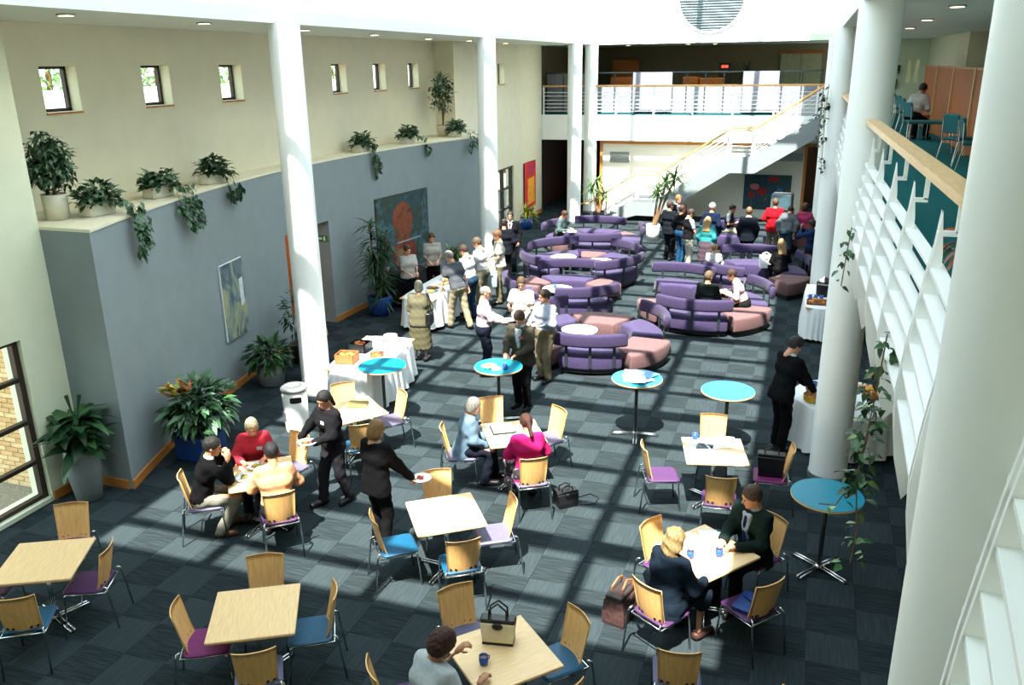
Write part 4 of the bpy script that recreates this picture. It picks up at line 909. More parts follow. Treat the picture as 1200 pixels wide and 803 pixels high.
    hv = HEAD[0] @ RHn.T * s + hd; Vs.append(hv); Fs.append(HEAD[1] + o_); o_ += len(hv)
    for i, (el, wrist) in enumerate(wr):
        d = wrist - el; d = d / np.linalg.norm(d); up = np.array((-.25 if i else .25, 0, 1.0)) if abs(d[2]) < .8 else np.array((1.0 if i else -1.0, 0, 0))
        xx = np.cross(d, up); xx /= np.linalg.norm(xx); zz = np.cross(xx, d); g_ = HAND[hands[i]]; gv = g_[0] * np.array((-1 if i == 1 else 1, 1, 1)); hv = (gv[:, :1] * xx + gv[:, 1:2] * d + gv[:, 2:] * zz) * s + wrist
        Vs.append(hv); Fs.append((g_[1][:, ::-1] if i == 1 else g_[1]) + o_); o_ += len(hv)
    root = link('person', np_mesh('person', np.concatenate(Vs), np.concatenate(Fs), M_skins[skin])); tag(root, label, 'person'); root.location = (x, y, z0); root.rotation_euler = (0, 0, a)
    def garment(name, prims, grow, cuts, mt, k=.06, h_=.024):
        lo, hi = bounds(prims, .05 + grow)
        def f(P):
            d = union(P, prims, k, grow); d = d + .006 * np.sin(P[:, 2] * 45 + P[:, 0] * 26) * np.sin(P[:, 0] * 28 + P[:, 1] * 33)
            for c, n_ in cuts: d = np.maximum(d, (P - np.array(c, np.float32)) @ np.array(n_, np.float32))
            return d
        V, Fc = snets(f, lo, hi, h_); return link(name, np_mesh(name, V, Fc, mt), root)
    upv = sp(0, 0, 1) - PV; upv = upv / np.linalg.norm(upv)
    neckcut = (nk + upv * .0, upv)
    ty, tc_ = top
    tm = cloth(tc_)
    def sleeves(frac): return [(a0, a0 + (a1 - a0) * frac, ra, rb) for (a0, a1, ra, rb) in arms]
    if ty in ('shirt', 'jacket', 'sweater'):
        gr = .012 if ty == 'shirt' else .022; hem = .02 if ty == 'shirt' else -.05 if ty == 'sweater' else -.14
        ext = [(sp(-.08 * s, 0, hem), sp(.08 * s, 0, hem), .112 * tr * s, .112 * tr * s)] if ty == 'jacket' else []
        fo = [(e0, e0 + (e1 - e0) * .96, ra, rb + .004) for e0, e1, ra, rb in fore]
        garment(ty, torso + ext + arms + fo, gr, [neckcut, (sp(0, 0, hem - .02), -upv)], tm)
    elif ty == 'tee': garment('shirt', torso + sleeves(.62), .023, [neckcut, (sp(0, 0, -.07), -upv)], tm)
    elif ty == 'vest':
        garment('shirt', torso + sleeves(.7), .008, [neckcut, (sp(0, 0, -.02), -upv)], cloth(inner or (200, 200, 200))); garment('vest', torso, .024, [neckcut, (sp(0, 0, -.06), -upv)], tm)
    if ty == 'jacket' and inner:
        fr_ = [(sp(0, .12 * s, .19 * s), sp(q_ * .012, .12 * s, Cc), .008, .014) for q_ in (-1, 1)] + [(sp(q_ * .012, .12 * s, Cc), sp(q_ * .03, .075 * s, Sh - .01), .014, .02) for q_ in (-1, 1)]
        garment('shirt_front', fr_, .018, [], cloth(inner), .015, .014)
        if collar: garment('tie', [(sp(0, .148 * s, .2 * s), sp(0, .118 * s, Sh - .02), .016, .012)], .008, [], cloth(collar), .01, .01)
    if ty in ('shirt', 'jacket', 'tee', 'vest', 'sweater') and (inner or ty in ('shirt', 'vest')):
        cl = tc_ if ty == 'shirt' else (inner or tc_)
        garment('collar', [(sp(-.02, 0, Nk - .02), sp(.02, 0.0, Nk - .02), .056 * s, .056 * s)], .008, [(nk + upv * .035, upv), (nk - upv * .03, -upv)], cloth(cl), .02, .016)
    if badge:
        bo = MB().box((0, 0, 0), (.07, .006, .045)).obj('name_badge', cloth(badge), root); bo.location = sp(-.07, .155, Cc + .06)
    by, bc = bot; bmt = cloth(bc) if not isinstance(bc, bpy.types.Material) else bc
    if by == 'trousers':
        sh2 = [(k_, a_ + np.array((0, 0, .0)), ra, rb + .012) for k_, a_, ra, rb in shin]
        garment('trousers', torso[:1] + [(sp(-.06 * s, 0, .07), sp(.06 * s, 0, .07), .1 * tr * s, .1 * tr * s)] + legs + sh2, .018, [(sp(0, 0, .075), upv)], bmt, .03)
    else:
        if sit is not None:
            lp = legs + [(legs[0][0], legs[1][0], .1, .1), (legs[0][1] * .97, legs[1][1] * .97, .075, .075)]; mid = (legs[0][1] + legs[1][1]) / 2
            lp += [(legs[i][1], legs[i][1] * .35 + shin[i][1] * .65 if by == 'longskirt' else legs[i][1] * .8 + shin[i][1] * .2, .08, .085) for i in (0, 1)] + ([(legs[0][1] * .35 + shin[0][1] * .65, legs[1][1] * .35 + shin[1][1] * .65, .085, .085)] if by == 'longskirt' else [])
            garment('skirt', torso[:1] + lp, .02, [(sp(0, 0, .1), upv)], bmt, .06)
        else:
            zb = .28 * s if by == 'longskirt' else .42 * s
            garment('skirt', torso[:1] + [(sp(-.06 * s, 0, .07), sp(.06 * s, 0, .07), .1 * tr * s, .1 * tr * s), ((-.07, 0, pz - .1), (-.08, .02, zb), .125 * s, .15 * s), ((.07, 0, pz - .1), (.08, .02, zb), .125 * s, .15 * s)], .015, [(sp(0, 0, .1), upv), ((0, 0, zb), (0, 0, -1))], bmt, .06)
    smt = mat('shoe_%02x%02x%02x' % shoes, shoes, .35, var=.1)
    for i, (f0, f1) in enumerate(feetp):
        lo, hi = bounds([(f0, f1, .05, .05)], .06)
        pr = [(f0 + np.array((0, -.035, -.035)), f1 + np.array((0, .02, -.0)), .04, .032), (f0 + np.array((0, -.02, -.02)), f0 + np.array((0, .02, -.02)), .042, .042)]
        zf = min(f0[2] - .085, f1[2] - .04)
        V, Fc = snets(lambda P: np.maximum(np.maximum(union(P, pr, .03, .008), zf - P[:, 2]), P[:, 2] - f0[2] - .005), lo, hi, .02); link('shoe', np_mesh('shoe', V, Fc, smt), root)
    hg = hair_geo(hair[0]); hm = mat('hair_%02x%02x%02x' % tuple(hair[1]), dim(hair[1], .4), .6, var=.55, scale=28, stretch=(4, 4, .6), bump=1.0)
    link('hair', np_mesh('hair', hg[0] @ RHn.T * s + hd, hg[1], hm), root)
    for sx in (-1, 1):
        e = link('eye', EYE, root); e.location = Vector(hd) + RH @ Vector((sx * .03, .088, .006)) * s; e.rotation_euler = RH.to_euler()
    e = link('mouth', MOUTH, root); e.location = Vector(hd) + RH @ Vector((0, .092, -.061)) * s; e.rotation_euler = RH.to_euler()
    NP[0] += 1
    M4 = Matrix.Translation((x, y, z0)) @ Matrix.Rotation(a, 4, 'Z')
    return [M4 @ Vector(w_[1] + (w_[1] - w_[0]) / np.linalg.norm(w_[1] - w_[0]) * .09) for w_ in wr]
def at_chair(lab, fwd=-.02):
    cx, cy, a = CP[lab]; return cx + fwd * math.cos(a), cy + fwd * math.sin(a), math.degrees(a)
GREYH = (168, 164, 154); BRN = (74, 50, 34); BLK = (24, 20, 18); BLD = (190, 156, 100); MID = (104, 76, 50); AUB = (84, 40, 24); WHT = (214, 210, 200)
BLACK = (15, 15, 18); NAVY = (30, 36, 54); KHAKI = (146, 136, 106); WHITE = (228, 230, 230)
HP = {}
# --- front, seated
x, y, d = at_chair('chair under the woman in the red cardigan', .04)
person('person in coral red cardigan with blonde bob, seated facing the camera', x, y, d, 1.64, .46, 12, 0, (0, 22), (-.14, .36, .8), (.16, .38, .8), ('sweater', (226, 58, 74)), ('trousers', (40, 40, 46)), ('bob', (212, 196, 150)), build='f', badge=WHITE)
x, y, d = at_chair('lilac seated chair under the man in the black sweater')
person('person in black sweater with hands raised to the mouth, seated', x, y, d, 1.74, .46, 16, 0, (-4, 8), (-.08, .34, 1.06), (.08, .36, 1.04), ('sweater', BLACK), ('trousers', (158, 156, 140)), ('short', BLK), 1, shoes=(90, 56, 30), inner=WHITE, feet=[(-.16, .3, .085), (.12, .18, .085)])
x, y, d = at_chair('chair under the man in the peach shirt', .02)
person('person in peach shirt seated with back to the camera', x, y, d, 1.76, .46, 10, 0, (0, 16), (-.16, .4, .82), (.18, .4, .82), ('shirt', (255, 192, 140)), ('trousers', (30, 30, 36)), ('short', BLK), 1, fat=1.15)
x, y, d = at_chair('lilac seated chair under the grey haired woman', .04)
person('person with short grey hair in pale denim jacket, seated side on', x, y, d, 1.64, .46, 14, 0, (-6, 16), (-.1, .34, .62), (.1, .34, .6), ('jacket', (128, 160, 184)), ('trousers', (28, 32, 46)), ('bob', GREYH), build='f', feet=[(-.1, .45, .085), (.12, .3, .085)])
x, y, d = at_chair('chair under the woman in the pink jacket', .03)
SK = mat('floral_skirt', (40, 36, 40), .8, var=.1, scale=9); _n = SK.node_tree; _r = [q for q in _n.nodes if q.type == 'VALTORGB'][0]; _r.color_ramp.elements[0].color = (.012, .011, .013, 1); _r.color_ramp.elements[1].color = (.35, .2, .25, 1); _r.color_ramp.elements[0].position = .52; _r.color_ramp.elements[1].position = .6; [q for q in _n.nodes if q.type == 'TEX_NOISE'][0].inputs['Scale'].default_value = 16
person('person in hot pink jacket and dark floral skirt, back to the camera', x, y, d, 1.66, .46, 12, 0, (8, 24), (-.12, .36, .82), (.16, .36, .8), ('jacket', (226, 38, 120)), ('longskirt', SK), ('pony', AUB), build='f')
x, y, d = at_chair('chair under the blonde woman in the navy suit', .04)
person('person with wavy blonde hair in dark navy suit, back to the camera', x, y, d, 1.68, .46, 10, 0, (0, 8), (-.16, .4, .78), (.2, .36, .72), ('jacket', (24, 38, 52)), ('skirt', (24, 38, 52)), ('wavy', BLD), build='f', shoes=(64, 42, 36), fat=1.08)
x, y, d = at_chair('chair behind the man in the dark green suit', .06)
person('person in dark green suit and blue tie seated at the table with mugs', x, y, d, 1.78, .46, 8, 0, (-24, 12), (-.12, .42, .79), (.06, .44, .79), ('jacket', (28, 46, 40)), ('trousers', (24, 34, 32)), ('short', MID), inner=(206, 216, 226), collar=(34, 52, 120))
person('person with curly brown hair in white tee shirt, head resting on hand', -2.55, 4.95, 62, 1.66, .46, 22, 0, (-14, 20), (-.04, .44, .95), (.24, .44, .8), ('tee', (222, 230, 232)), ('trousers', (190, 190, 186)), ('curly', AUB), 1, build='f', fat=1.12)
# --- front, standing
HP['p4'] = person('person in black rollneck with dark ponytail carrying a plate of salad', -5.57, 8.75, -112, 1.66, None, 6, 0, (8, 20), (-.06, .34, 1.02), (.42, .26, .86), ('sweater', (30, 30, 34)), ('trousers', (46, 46, 52)), ('pony', BLK), 1, feet=[(-.1, -.12, .085), (.1, .16, .085)], hands=('flat', 'relax'), build='f', badge=WHITE)
HP['p5'] = person('person in black jacket seen from behind holding out a white plate', -4.5, 7.92, 70, 1.68, None, 4, 0, (-10, 14), (-.2, .12, .84), (.3, .3, .92), ('jacket', BLACK), ('trousers', (22, 22, 25)), ('bob', (168, 124, 76)), 0, hands=('relax', 'hold'), inner=(220, 190, 170), build='f')
HP['p8'] = person('person in brown jacket standing at a high table, name badge on chest', -4.2, 12.62, -100, 1.78, None, 8, 0, (0, 30), (-.05, .3, 1.06), (.16, .3, 1.06), ('jacket', (78, 74, 62)), ('trousers', (18, 18, 20)), ('short', BRN), 0, inner=(200, 214, 218), badge=(210, 90, 90))
HP['p9'] = person('person with grey hair in pale pink shirt and navy trousers, side on', -5.4, 13.9, 22, 1.76, None, 3, 0, (6, 12), (-.02, .36, 1.1), (.14, .38, 1.08), ('shirt', (232, 206, 218)), ('trousers', (32, 38, 56)), ('bald', GREYH), 0, fat=1.2, hands=('hold', 'hold'))
HP['p17'] = person('person in white tee shirt eating from a plate before the sofas', -4.95, 14.85, -92, 1.74, None, 2, 0, (14, 18), (-.12, .3, 1.14), (.14, .3, 1.16), ('tee', (232, 232, 228)), ('trousers', (34, 32, 36)), ('short', MID), 0, hands=('hold', 'hold'), fat=1.2)
HP['p18'] = person('person in light blue shirt and khaki trousers holding a plate', -4.22, 13.98, -112, 1.76, None, 0, 0, (-30, 8), (-.1, .28, 1.16), (.14, .28, 1.16), ('shirt', (196, 206, 226)), ('trousers', (150, 138, 108)), ('short', BRN), 0, hands=('hold', 'hold'), fat=1.1)
person('person in khaki dress suit with black shoulder bag, back to the camera', -6.9, 14.3, 100, 1.64, None, 4, 0, (20, 10), (-.1, .25, .95), (.14, .28, .95), ('jacket', (122, 118, 92)), ('longskirt', (112, 108, 80)), ('bob', (186, 180, 156)), 0, build='f', fat=1.1)
person('person in slate polo shirt and stone trousers leaning over the buffet', -6.98, 16.5, 150, 1.8, None, 24, 0, (10, 20), (-.2, .32, .92), (.24, -.06, .9), ('tee', (92, 98, 104)), ('trousers', (184, 172, 142)), ('short', GREYH), 0, feet=[(-.12, .16, .085), (.14, -.22, .085)])
person('person in white shirt and blue jeans at the buffet', -6.95, 17.2, 170, 1.78, None, 14, 0, (0, 24), (-.14, .36, .95), (.16, .36, .95), ('shirt', (232, 234, 236)), ('trousers', (46, 72, 98)), ('short', BRN))
person('person in white shirt between the jeans wearer and the column', -6.95, 17.95, 175, 1.8, None, 10, 0, (10, 22), (-.14, .34, 1.0), (.16, .36, .96), ('shirt', (228, 230, 230)), ('trousers', (150, 144, 120)), ('short', (112, 90, 64)))
person('person in cream short sleeved shirt and khaki trousers holding a carrier bag', -6.8, 18.75, 205, 1.84, None, 4, 0, (0, 14), (-.12, .3, 1.12), (.1, .3, 1.1), ('tee', (226, 224, 206)), ('trousers', (138, 132, 104)), ('short', (140, 96, 60)))
person('person in waiting uniform beside the black drinks trolley', -8.68, 17.5, -40, 1.62, None, 2, 0, (10, 12), (-.1, .3, .98), (.1, .3, .98), ('tee', (214, 212, 204)), ('trousers', BLACK), ('short', (96, 58, 40)), build='f')
person('person in waiting uniform serving behind the buffet, back against the grey wall', -8.6, 18.75, -60, 1.68, None, 2, 0, (0, 18), (-.1, .28, 1.0), (.1, .28, 1.0), ('tee', (208, 204, 194)), ('trousers', BLACK), ('short', (110, 84, 48)), build='f')
person('person in white sweater with red hearts half hidden by the column', -8.45, 12.75, -30, 1.64, None, 2, 0, (0, 15), (-.2, .28, 1.0), (.2, .28, .96), ('sweater', (220, 214, 208)), ('longskirt', (112, 100, 78)), ('short', BRN), build='f')
HP['p23'] = person('person in black suit serving himself at the round buffet by the right column', -.02, 12.15, 40, 1.82, None, 12, 0, (-10, 24), (-.02, .44, 1.0), (.18, .42, .98), ('jacket', (18, 19, 22)), ('trousers', (18, 19, 22)), ('short', (46, 34, 26)), inner=WHITE)
person('person in brown skirt behind the right buffet, mostly hidden', 1.62, 13.55, 225, 1.66, None, 6, 0, (0, 15), (-.2, .3, 1.0), (.1, .36, 1.0), ('shirt', (196, 196, 190)), ('longskirt', (84, 70, 50)), ('short', BRN), build='f')
person('person in dark suit by the left column, nearer of two', -7.35, 20.6, 110, 1.76, None, 2, 0, (0, 5), None, None, ('jacket', (26, 30, 40)), ('trousers', (22, 24, 30)), ('bald', BRN))
person('person in dark suit with red tie by the left column, farther of two', -7.55, 21.7, -80, 1.78, None, 0, 0, (0, 5), None, (.1, .3, 1.05), ('jacket', (22, 24, 30)), ('trousers', (20, 22, 26)), ('short', BRN), inner=WHITE, collar=(160, 40, 50))
# --- sofa area
person('person in dark suit seated on the sofa with back to the camera', -1.75, 17.95, 80, 1.74, .43, 2, 0, (-20, 8), None, None, ('jacket', (34, 42, 40)), ('trousers', (30, 34, 34)), ('short', (134, 110, 76)))
person('person in pale pink shirt eating on the sofa, side on', -1.0, 18.6, 190, 1.78, .43, 26, 0, (0, 12), (-.1, .42, .72), (.12, .44, .74), ('shirt', (230, 204, 214)), ('trousers', (34, 36, 34)), ('short', BRN))
person('person in grey green shirt reading a paper on the far left sofa', -7.1, 24.95, -10, 1.74, .43, 16, 0, (0, 26), (-.14, .36, .72), (.14, .36, .72), ('shirt', (98, 120, 120)), ('trousers', (30, 30, 34)), ('short', AUB))
person('person in dark suit by the yucca, broad back to the camera', -3.62, 24.6, 60, 1.76, None, 0, 0, (-20, 5), None, None, ('jacket', (28, 34, 42)), ('trousers', (24, 28, 34)), ('short', BRN))
person('person with fair hair in dark suit, tallest by the yucca', -3.5, 25.4, -70, 1.84, None, 0, 0, (20, 8), None, (.1, .3, 1.1), ('jacket', (24, 28, 36)), ('trousers', (24, 26, 32)), ('short', (176, 132, 80)), inner=WHITE)
person('person in dark top and blue jeans, middle of the standing group', -3.2, 24.1, 60, 1.74, None, 0, 0, (-20, 5), None, None, ('shirt', (26, 28, 32)), ('trousers', (36, 84, 124)), ('short', AUB))
person('person in black vest and white trousers in the standing group', -2.93, 23.5, 30, 1.74, None, 4, 0, (-10, 20), None, (.2, .26, .8), ('vest', (26, 26, 30)), ('trousers', (226, 224, 206)), ('short', BRN), inner=(196, 208, 216))
person('person with white hair in dark blue jacket', -2.4, 24.5, 70, 1.78, None, 0, 0, (-20, 5), None, None, ('jacket', (26, 40, 70)), ('trousers', (26, 28, 36)), ('short', WHT))
person('person with blonde hair in turquoise top', -2.36, 23.05, 80, 1.62, None, 0, 0, (0, 5), None, None, ('sweater', (64, 172, 172)), ('skirt', (104, 84, 96)), ('long', (214, 180, 120)), build='f')
person('person with short fair hair in white top seated low before the far sofa', -2.0, 21.5, 85, 1.5, .4, 4, 0, (-10, 6), None, None, ('sweater', (224, 230, 226)), ('trousers', (120, 100, 100)), ('short', (190, 150, 90)), build='f')
person('person in navy vest and light trousers perched on the sofa', -2.2, 27.1, -10, 1.76, .46, 14, 0, (0, 10), (-.1, .34, .78), (.1, .34, .78), ('vest', (28, 34, 62)), ('trousers', (200, 196, 166)), ('short', BLK), 1, inner=(130, 140, 140))
person('person in dark suit standing behind the far purple sofa', -1.36, 24.2, 90, 1.74, None, 0, 0, (0, 4), None, None, ('jacket', (24, 30, 42)), ('trousers', (24, 26, 34)), ('short', (146, 116, 84)), inner=WHITE)
person('person in bright red jacket with back to the camera', -.72, 25.7, 90, 1.78, None, 0, 0, (8, 4), (-.2, .2, 1.1), None, ('jacket', (206, 24, 42)), ('trousers', (140, 140, 110)), ('short', (120, 84, 50)), fat=1.1)
person('person in grey top and jeans bending forward by the television', -.35, 25.35, 80, 1.7, None, 34, 0, (0, 20), None, None, ('sweater', (110, 118, 122)), ('trousers', (52, 90, 108)), ('short', BRN))
person('person in pink top and patterned skirt near the far right columns', 0.12, 25.75, 85, 1.66, None, 0, 0, (0, 5), None, (.2, .25, 1.1), ('tee', (216, 72, 124)), ('skirt', (138, 92, 92)), ('curly', AUB), 1, build='f')
person('person in navy shirt raising a camera beside the far right column', .32, 22.7, 170, 1.72, None, 0, 0, (0, 0), (-.04, .26, 1.5), (.08, .26, 1.5), ('shirt', (34, 60, 106)), ('trousers', (30, 34, 46)), ('short', BLK), 2)
person('person with very long fair hair in black, seated on the far sofa', -.35, 22.1, 110, 1.66, .43, 10, 0, (0, 10), None, None, ('sweater', (24, 24, 26)), ('trousers', (24, 24, 28)), ('long', (186, 148, 100)), build='f')
# --- upper gallery
person('person in white shirt bent over a desk on the upper gallery', 2.3, 22.4, 55, 1.76, .46, 24, 0, (0, 20), (-.1, .36, .72), (.12, .36, .72), ('shirt', (216, 220, 218)), ('trousers', (26, 26, 32)), ('short', BLK), 1, z0=F2)
# ================================================================== PROPS
plate_me = MB().lathe([(.001, 0), (.07, 0), (.085, .006), (.125, .018), (.127, .021), (.086, .01), (.001, .006)], 28).mesh('dish', M_china, True)
FOODM = [mat('food_salad', (112, 140, 52), .6, var=.5, scale=60, bump=.5), mat('food_pasta', (214, 150, 60), .6, var=.4, scale=50, bump=.5), mat('food_roll', (196, 126, 60), .7, var=.25, scale=30, bump=.3), mat('food_tomato', (190, 60, 40), .4, var=.3, scale=40)]
def plate(lab, p, food=(0, 1), sc=1.0):
    t = thing('plate', lab, 'plate', p, group='white plates'); t.scale = (sc, sc, sc); link('dish', plate_me, t)
    r_ = random.Random(hash(lab) % 999)
    for k, f in enumerate(food):
        b = MB()
        for q in range(6): a = r_.uniform(0, 6.28); d = r_.uniform(0, .045); b.ell((math.cos(a) * d + (.02 if k else -.02), math.sin(a) * d, .018 + r_.uniform(0, .01)), (r_.uniform(.015, .03), r_.uniform(.015, .028), .013), 8, 6)
        b.obj('food', FOODM[f], t, True)
mug_me = [MB().lathe([(.001, 0), (.034, 0), (.04, .03), (.04, .085), (.037, .085), (.036, .02), (.001, .015)], 20).mesh('cup', mat('mug_blue', (42, 84, 160), .3), True), MB().tube([(.038, 0, .065), (.06, 0, .06), (.062, 0, .035), (.04, 0, .025)], .006, 6).mesh('handle', mat('mug_blue', (42, 84, 160), .3), True)]
def mug(lab, p, rz=0):
    t = thing('mug', lab, 'mug', p, rz, group='blue mugs'); link('cup', mug_me[0], t); link('handle', mug_me[1], t); MB().lathe([(.001, .07), (.036, .07)], 16, cap=False).obj('coffee', mat('coffee', (60, 36, 22), .2), t)
M_paper = mat('paper', (232, 236, 238), .8, var=.03); M_print = mat('print_grey', (150, 160, 170), .8, var=.2, scale=60); M_blue = mat('print_blue', (90, 150, 200), .7)
def paper(lab, p, rz, w_=.21, h_=.297, th=.004, printed=True, mt=None, cat='paper'):
    t = thing('paper_sheet', lab, cat, p, rz, group='loose papers'); MB().box((0, 0, th / 2), (w_, h_, th)).obj('sheet', mt or M_paper, t)
    if printed:
        b = MB()
        for k in range(7): b.box((-.01, h_ * (.34 - .1 * k), th + .0006), (w_ * (.75 if k % 3 else .55), .008, .0008))
        b.obj('printed_lines', M_print, t)
TZ = .74
def on(T, u, v):
    x, y, d = TB[T]; c, s_ = math.cos(R(d)), math.sin(R(d)); return (x + u * c - v * s_, y + u * s_ + v * c, TZ)
# plates in hands and on tables
def above(k, i, lab, food, dz=.03, dx=0, dy=0): p = HP[k][i]; plate(lab, (p.x + dx, p.y + dy, p.z + dz), food)
above('p4', 0, 'plate of salad carried by the waitress in black', (0, 1, 3)); above('p5', 1, 'white plate with a little red food held out by the woman in black jacket', (3,), .02, .06, .04)
above('p17', 0, 'plate held by the man in white tee shirt', (2, 1), .0, .05); above('p18', 0, 'plate held by the man in light blue shirt', (2,), .0, .06); above('p9', 0, 'plate held by the man in pale pink shirt', (2,), .0, .04)
x, y, d = TB['T9']; plate('plate of food before the woman in red cardigan', on('T9', -.05, .2), (1, 0)); plate('plate of food nearest the man in black sweater', on('T9', -.2, -.08), (0, 2)); plate('plate before the man in peach shirt', on('T9', .12, -.15), (1, 3))
plate('plate with a roll on the turquoise high table', (-4.52, 11.85, .975), (2, 1)); mug('blue mug on the turquoise high table with the roll', (-4.24, 11.82, .975)); paper('napkin on the turquoise high table with the roll', (-4.38, 11.8, .975), .5, .14, .14, .006, False)
for k, (dx, dy, a) in enumerate([(-.1, -.05, .3), (.02, .04, -.3), (.12, -.02, .7), (-.02, .14, 1.0), (.16, .12, -.5), (-.12, .1, .1), (.05, -.14, .2)]): paper('loose paper number %s in the pile on the papers high table' % ['one from the left', 'central lower', 'far right', 'rear', 'right rear with blue print', 'left rear', 'front'][k], (-2.16 + dx, 12.06 + dy, .975 + .005 * k), a, mt=M_blue if k == 4 else None)
plate('empty white plate beside the man in green suit', on('T5', -.12, .26), ()); mug('blue mug before the man in green suit', on('T5', .14, .05)); mug('blue mug nearest the blonde woman', on('T5', .0, -.22), 2); paper('white napkin sheet on the table with two mugs', on('T5', -.2, .26)[:2] + (.742,), R(20), .2, .2, .003, False)
for k, (u, v, a) in enumerate([(-.2, .16, .2), (-.12, .05, -.2), (.18, .24, -.15), (.02, .2, .4)]): paper('paper on the table left of the magenta chair, %s' % ['rear left', 'centre left', 'rear right stack', 'middle'][k], on('T6', u, v), R(TB['T6'][2]) + a, th=.03 if k == 2 else .004)
plate('small grey saucer on the table with papers', on('T6', .05, -.22), (), .6); mug('dark mug at the rear edge of the table with papers', on('T6', -.22, .33))
fo = thing('ring_binder', 'open black ring binder on the table of the two women', 'binder', on('T7', -.12, .12), R(31)); MB().box((0, 0, .012), (.34, .3, .024), bev=.004).obj('cover', M_black, fo); MB().box((.0, 0, .028), (.3, .27, .008)).obj('page_block', M_paper, fo)
for k, (u, v, a) in enumerate([(.12, -.02, 0), (.2, -.2, .15), (.05, -.25, -.1), (.25, .16, .3)]): paper('open paper on the table of the two women, %s' % ['middle', 'right front', 'left front', 'right rear'][k], on('T7', u, v), R(31) + a)
fo = thing('document_wallet', 'olive folder lying on the table behind the waitress', 'folder', on('T8', .12, .12), R(20)); MB().box((0, 0, .02), (.3, .22, .04), bev=.008).obj('cover', mat('olive_leather', (122, 112, 62), .6), fo); MB().box((.0, -.02, .043), (.26, .015, .008)).obj('strap', M_bark, fo)
paper('paper sheet on the table with olive folder', on('T8', .25, -.05), R(40), printed=False)
# bags
def bag(lab, p, rz, size, mt, trim, handle=.16, straps=True, cat='bag', flare=1.15, hm=None):
    t = thing('handbag', lab, cat, p, rz); W, D, H = size; b = MB()
    r0 = [(-W / 2, -D / 2, 0), (W / 2, -D / 2, 0), (W / 2, D / 2, 0), (-W / 2, D / 2, 0)]; rings = [[(x, y, z) for x, y, z in r0], [(x * 1.03, y * 1.1, H * .3) for x, y, z in r0], [(x * flare, y * .9, H * .85) for x, y, z in r0], [(x * flare * .98, y * .5, H) for x, y, z in r0]]
    b.add([p_ for r_ in rings for p_ in r_], [(3, 2, 1, 0), (12, 13, 14, 15)] + [(k * 4 + i, k * 4 + (i + 1) % 4, k * 4 + 4 + (i + 1) % 4, k * 4 + 4 + i) for k in range(3) for i in range(4)]); b.obj('body', mt, t)
    MB().box((0, 0, .015), (W * 1.02, D * 1.04, .03)).obj('base_trim', trim, t); MB().box((0, 0, H * .93), (W * flare * 1.01, D * .8, H * .2), bev=.01).obj('top_trim', trim, t)
    for s_ in (-1, 1): MB().tube([(-W * .3, s_ * D * .3, H * .75), (-W * .28, s_ * D * .25, H + handle * .6), (0, s_ * D * .2, H + handle), (W * .28, s_ * D * .25, H + handle * .6), (W * .3, s_ * D * .3, H * .75)], .009, 8).obj('handle', hm or trim, t)
    MB().ell((0, -D * .5, H * .8), (.05, .02, .035), 12, 8).obj('flap', trim, t)
    return t
bag('cream handbag with black trim and handles on the table', on('T4', -.16, .05), R(10), (.27, .13, .24), mat('cream_canvas', (214, 200, 164), .7), M_black)
mug('blue mug beside the cream handbag', on('T4', .05, -.2), 1)
bag('brown patterned bag with orange handles on the floor beside the blonde woman', (-1.42, 7.5, 0), R(75), (.4, .24, .34), mat('brown_pattern', (74, 52, 48), .5, var=.5, scale=24), mat('dark_brown_leather', (48, 34, 32), .5), .12, flare=1.0, hm=mat('tan_leather', (176, 100, 50), .5))
cx, cy, a = CP['magenta seated chair holding a black bag']; bag('black bag standing on the magenta chair', (cx - .02, cy, .465), a, (.3, .16, .3), M_black, M_blackp, .1)
cx, cy, a = CP['plum seated chair holding a blue folder']; t = thing('folder', 'blue folder lying on the plum chair in front of the suited man', 'folder', (cx, cy, .466), a + .4); MB().box((0, 0, .02), (.26, .33, .04), bev=.006).obj('cover', mat('folder_blue', (20, 52, 112), .35), t); MB().tube([(-.1, -.1, .045), (.0, .0, .05), (.1, -.05, .045)], .006, 6).obj('strap', M_black, t)
t = bag('black bag slumped on the floor behind the woman in pink jacket', (-2.62, 9.62, 0), R(40), (.26, .2, .22), M_black, M_blackp, .08)
MB().tube([(.1, 0, .05), (.25, .1, .012), (.42, .12, .012), (.48, -.02, .012), (.36, -.14, .012), (.2, -.12, .012), (.1, -.05, .03)], .008, 6).obj('shoulder_strap', M_black, t)
t = bag('black shoulder bag hanging at the side of the woman in khaki', (-6.63, 14.2, .82), R(100), (.26, .1, .24), M_black, M_blackp, .06); MB().tube([(-.1, 0, .22), (-.06, .02, .5), (.0, .04, .62), (.06, .02, .5), (.1, 0, .22)], .008, 6).obj('shoulder_strap', M_black, t)
t = bag('pale carrier bag hanging from the hand of the man by the left column', (-6.92, 18.4, .5), R(30), (.26, .1, .36), mat('pale_plastic', (140, 154, 156), .5), mat('pale_plastic', (140, 154, 156), .5), .12)
t = bag('white bag on the far sofa beside the long haired woman', (-.75, 22.45, .45), R(20), (.28, .15, .32), M_linen, M_paper, .08)
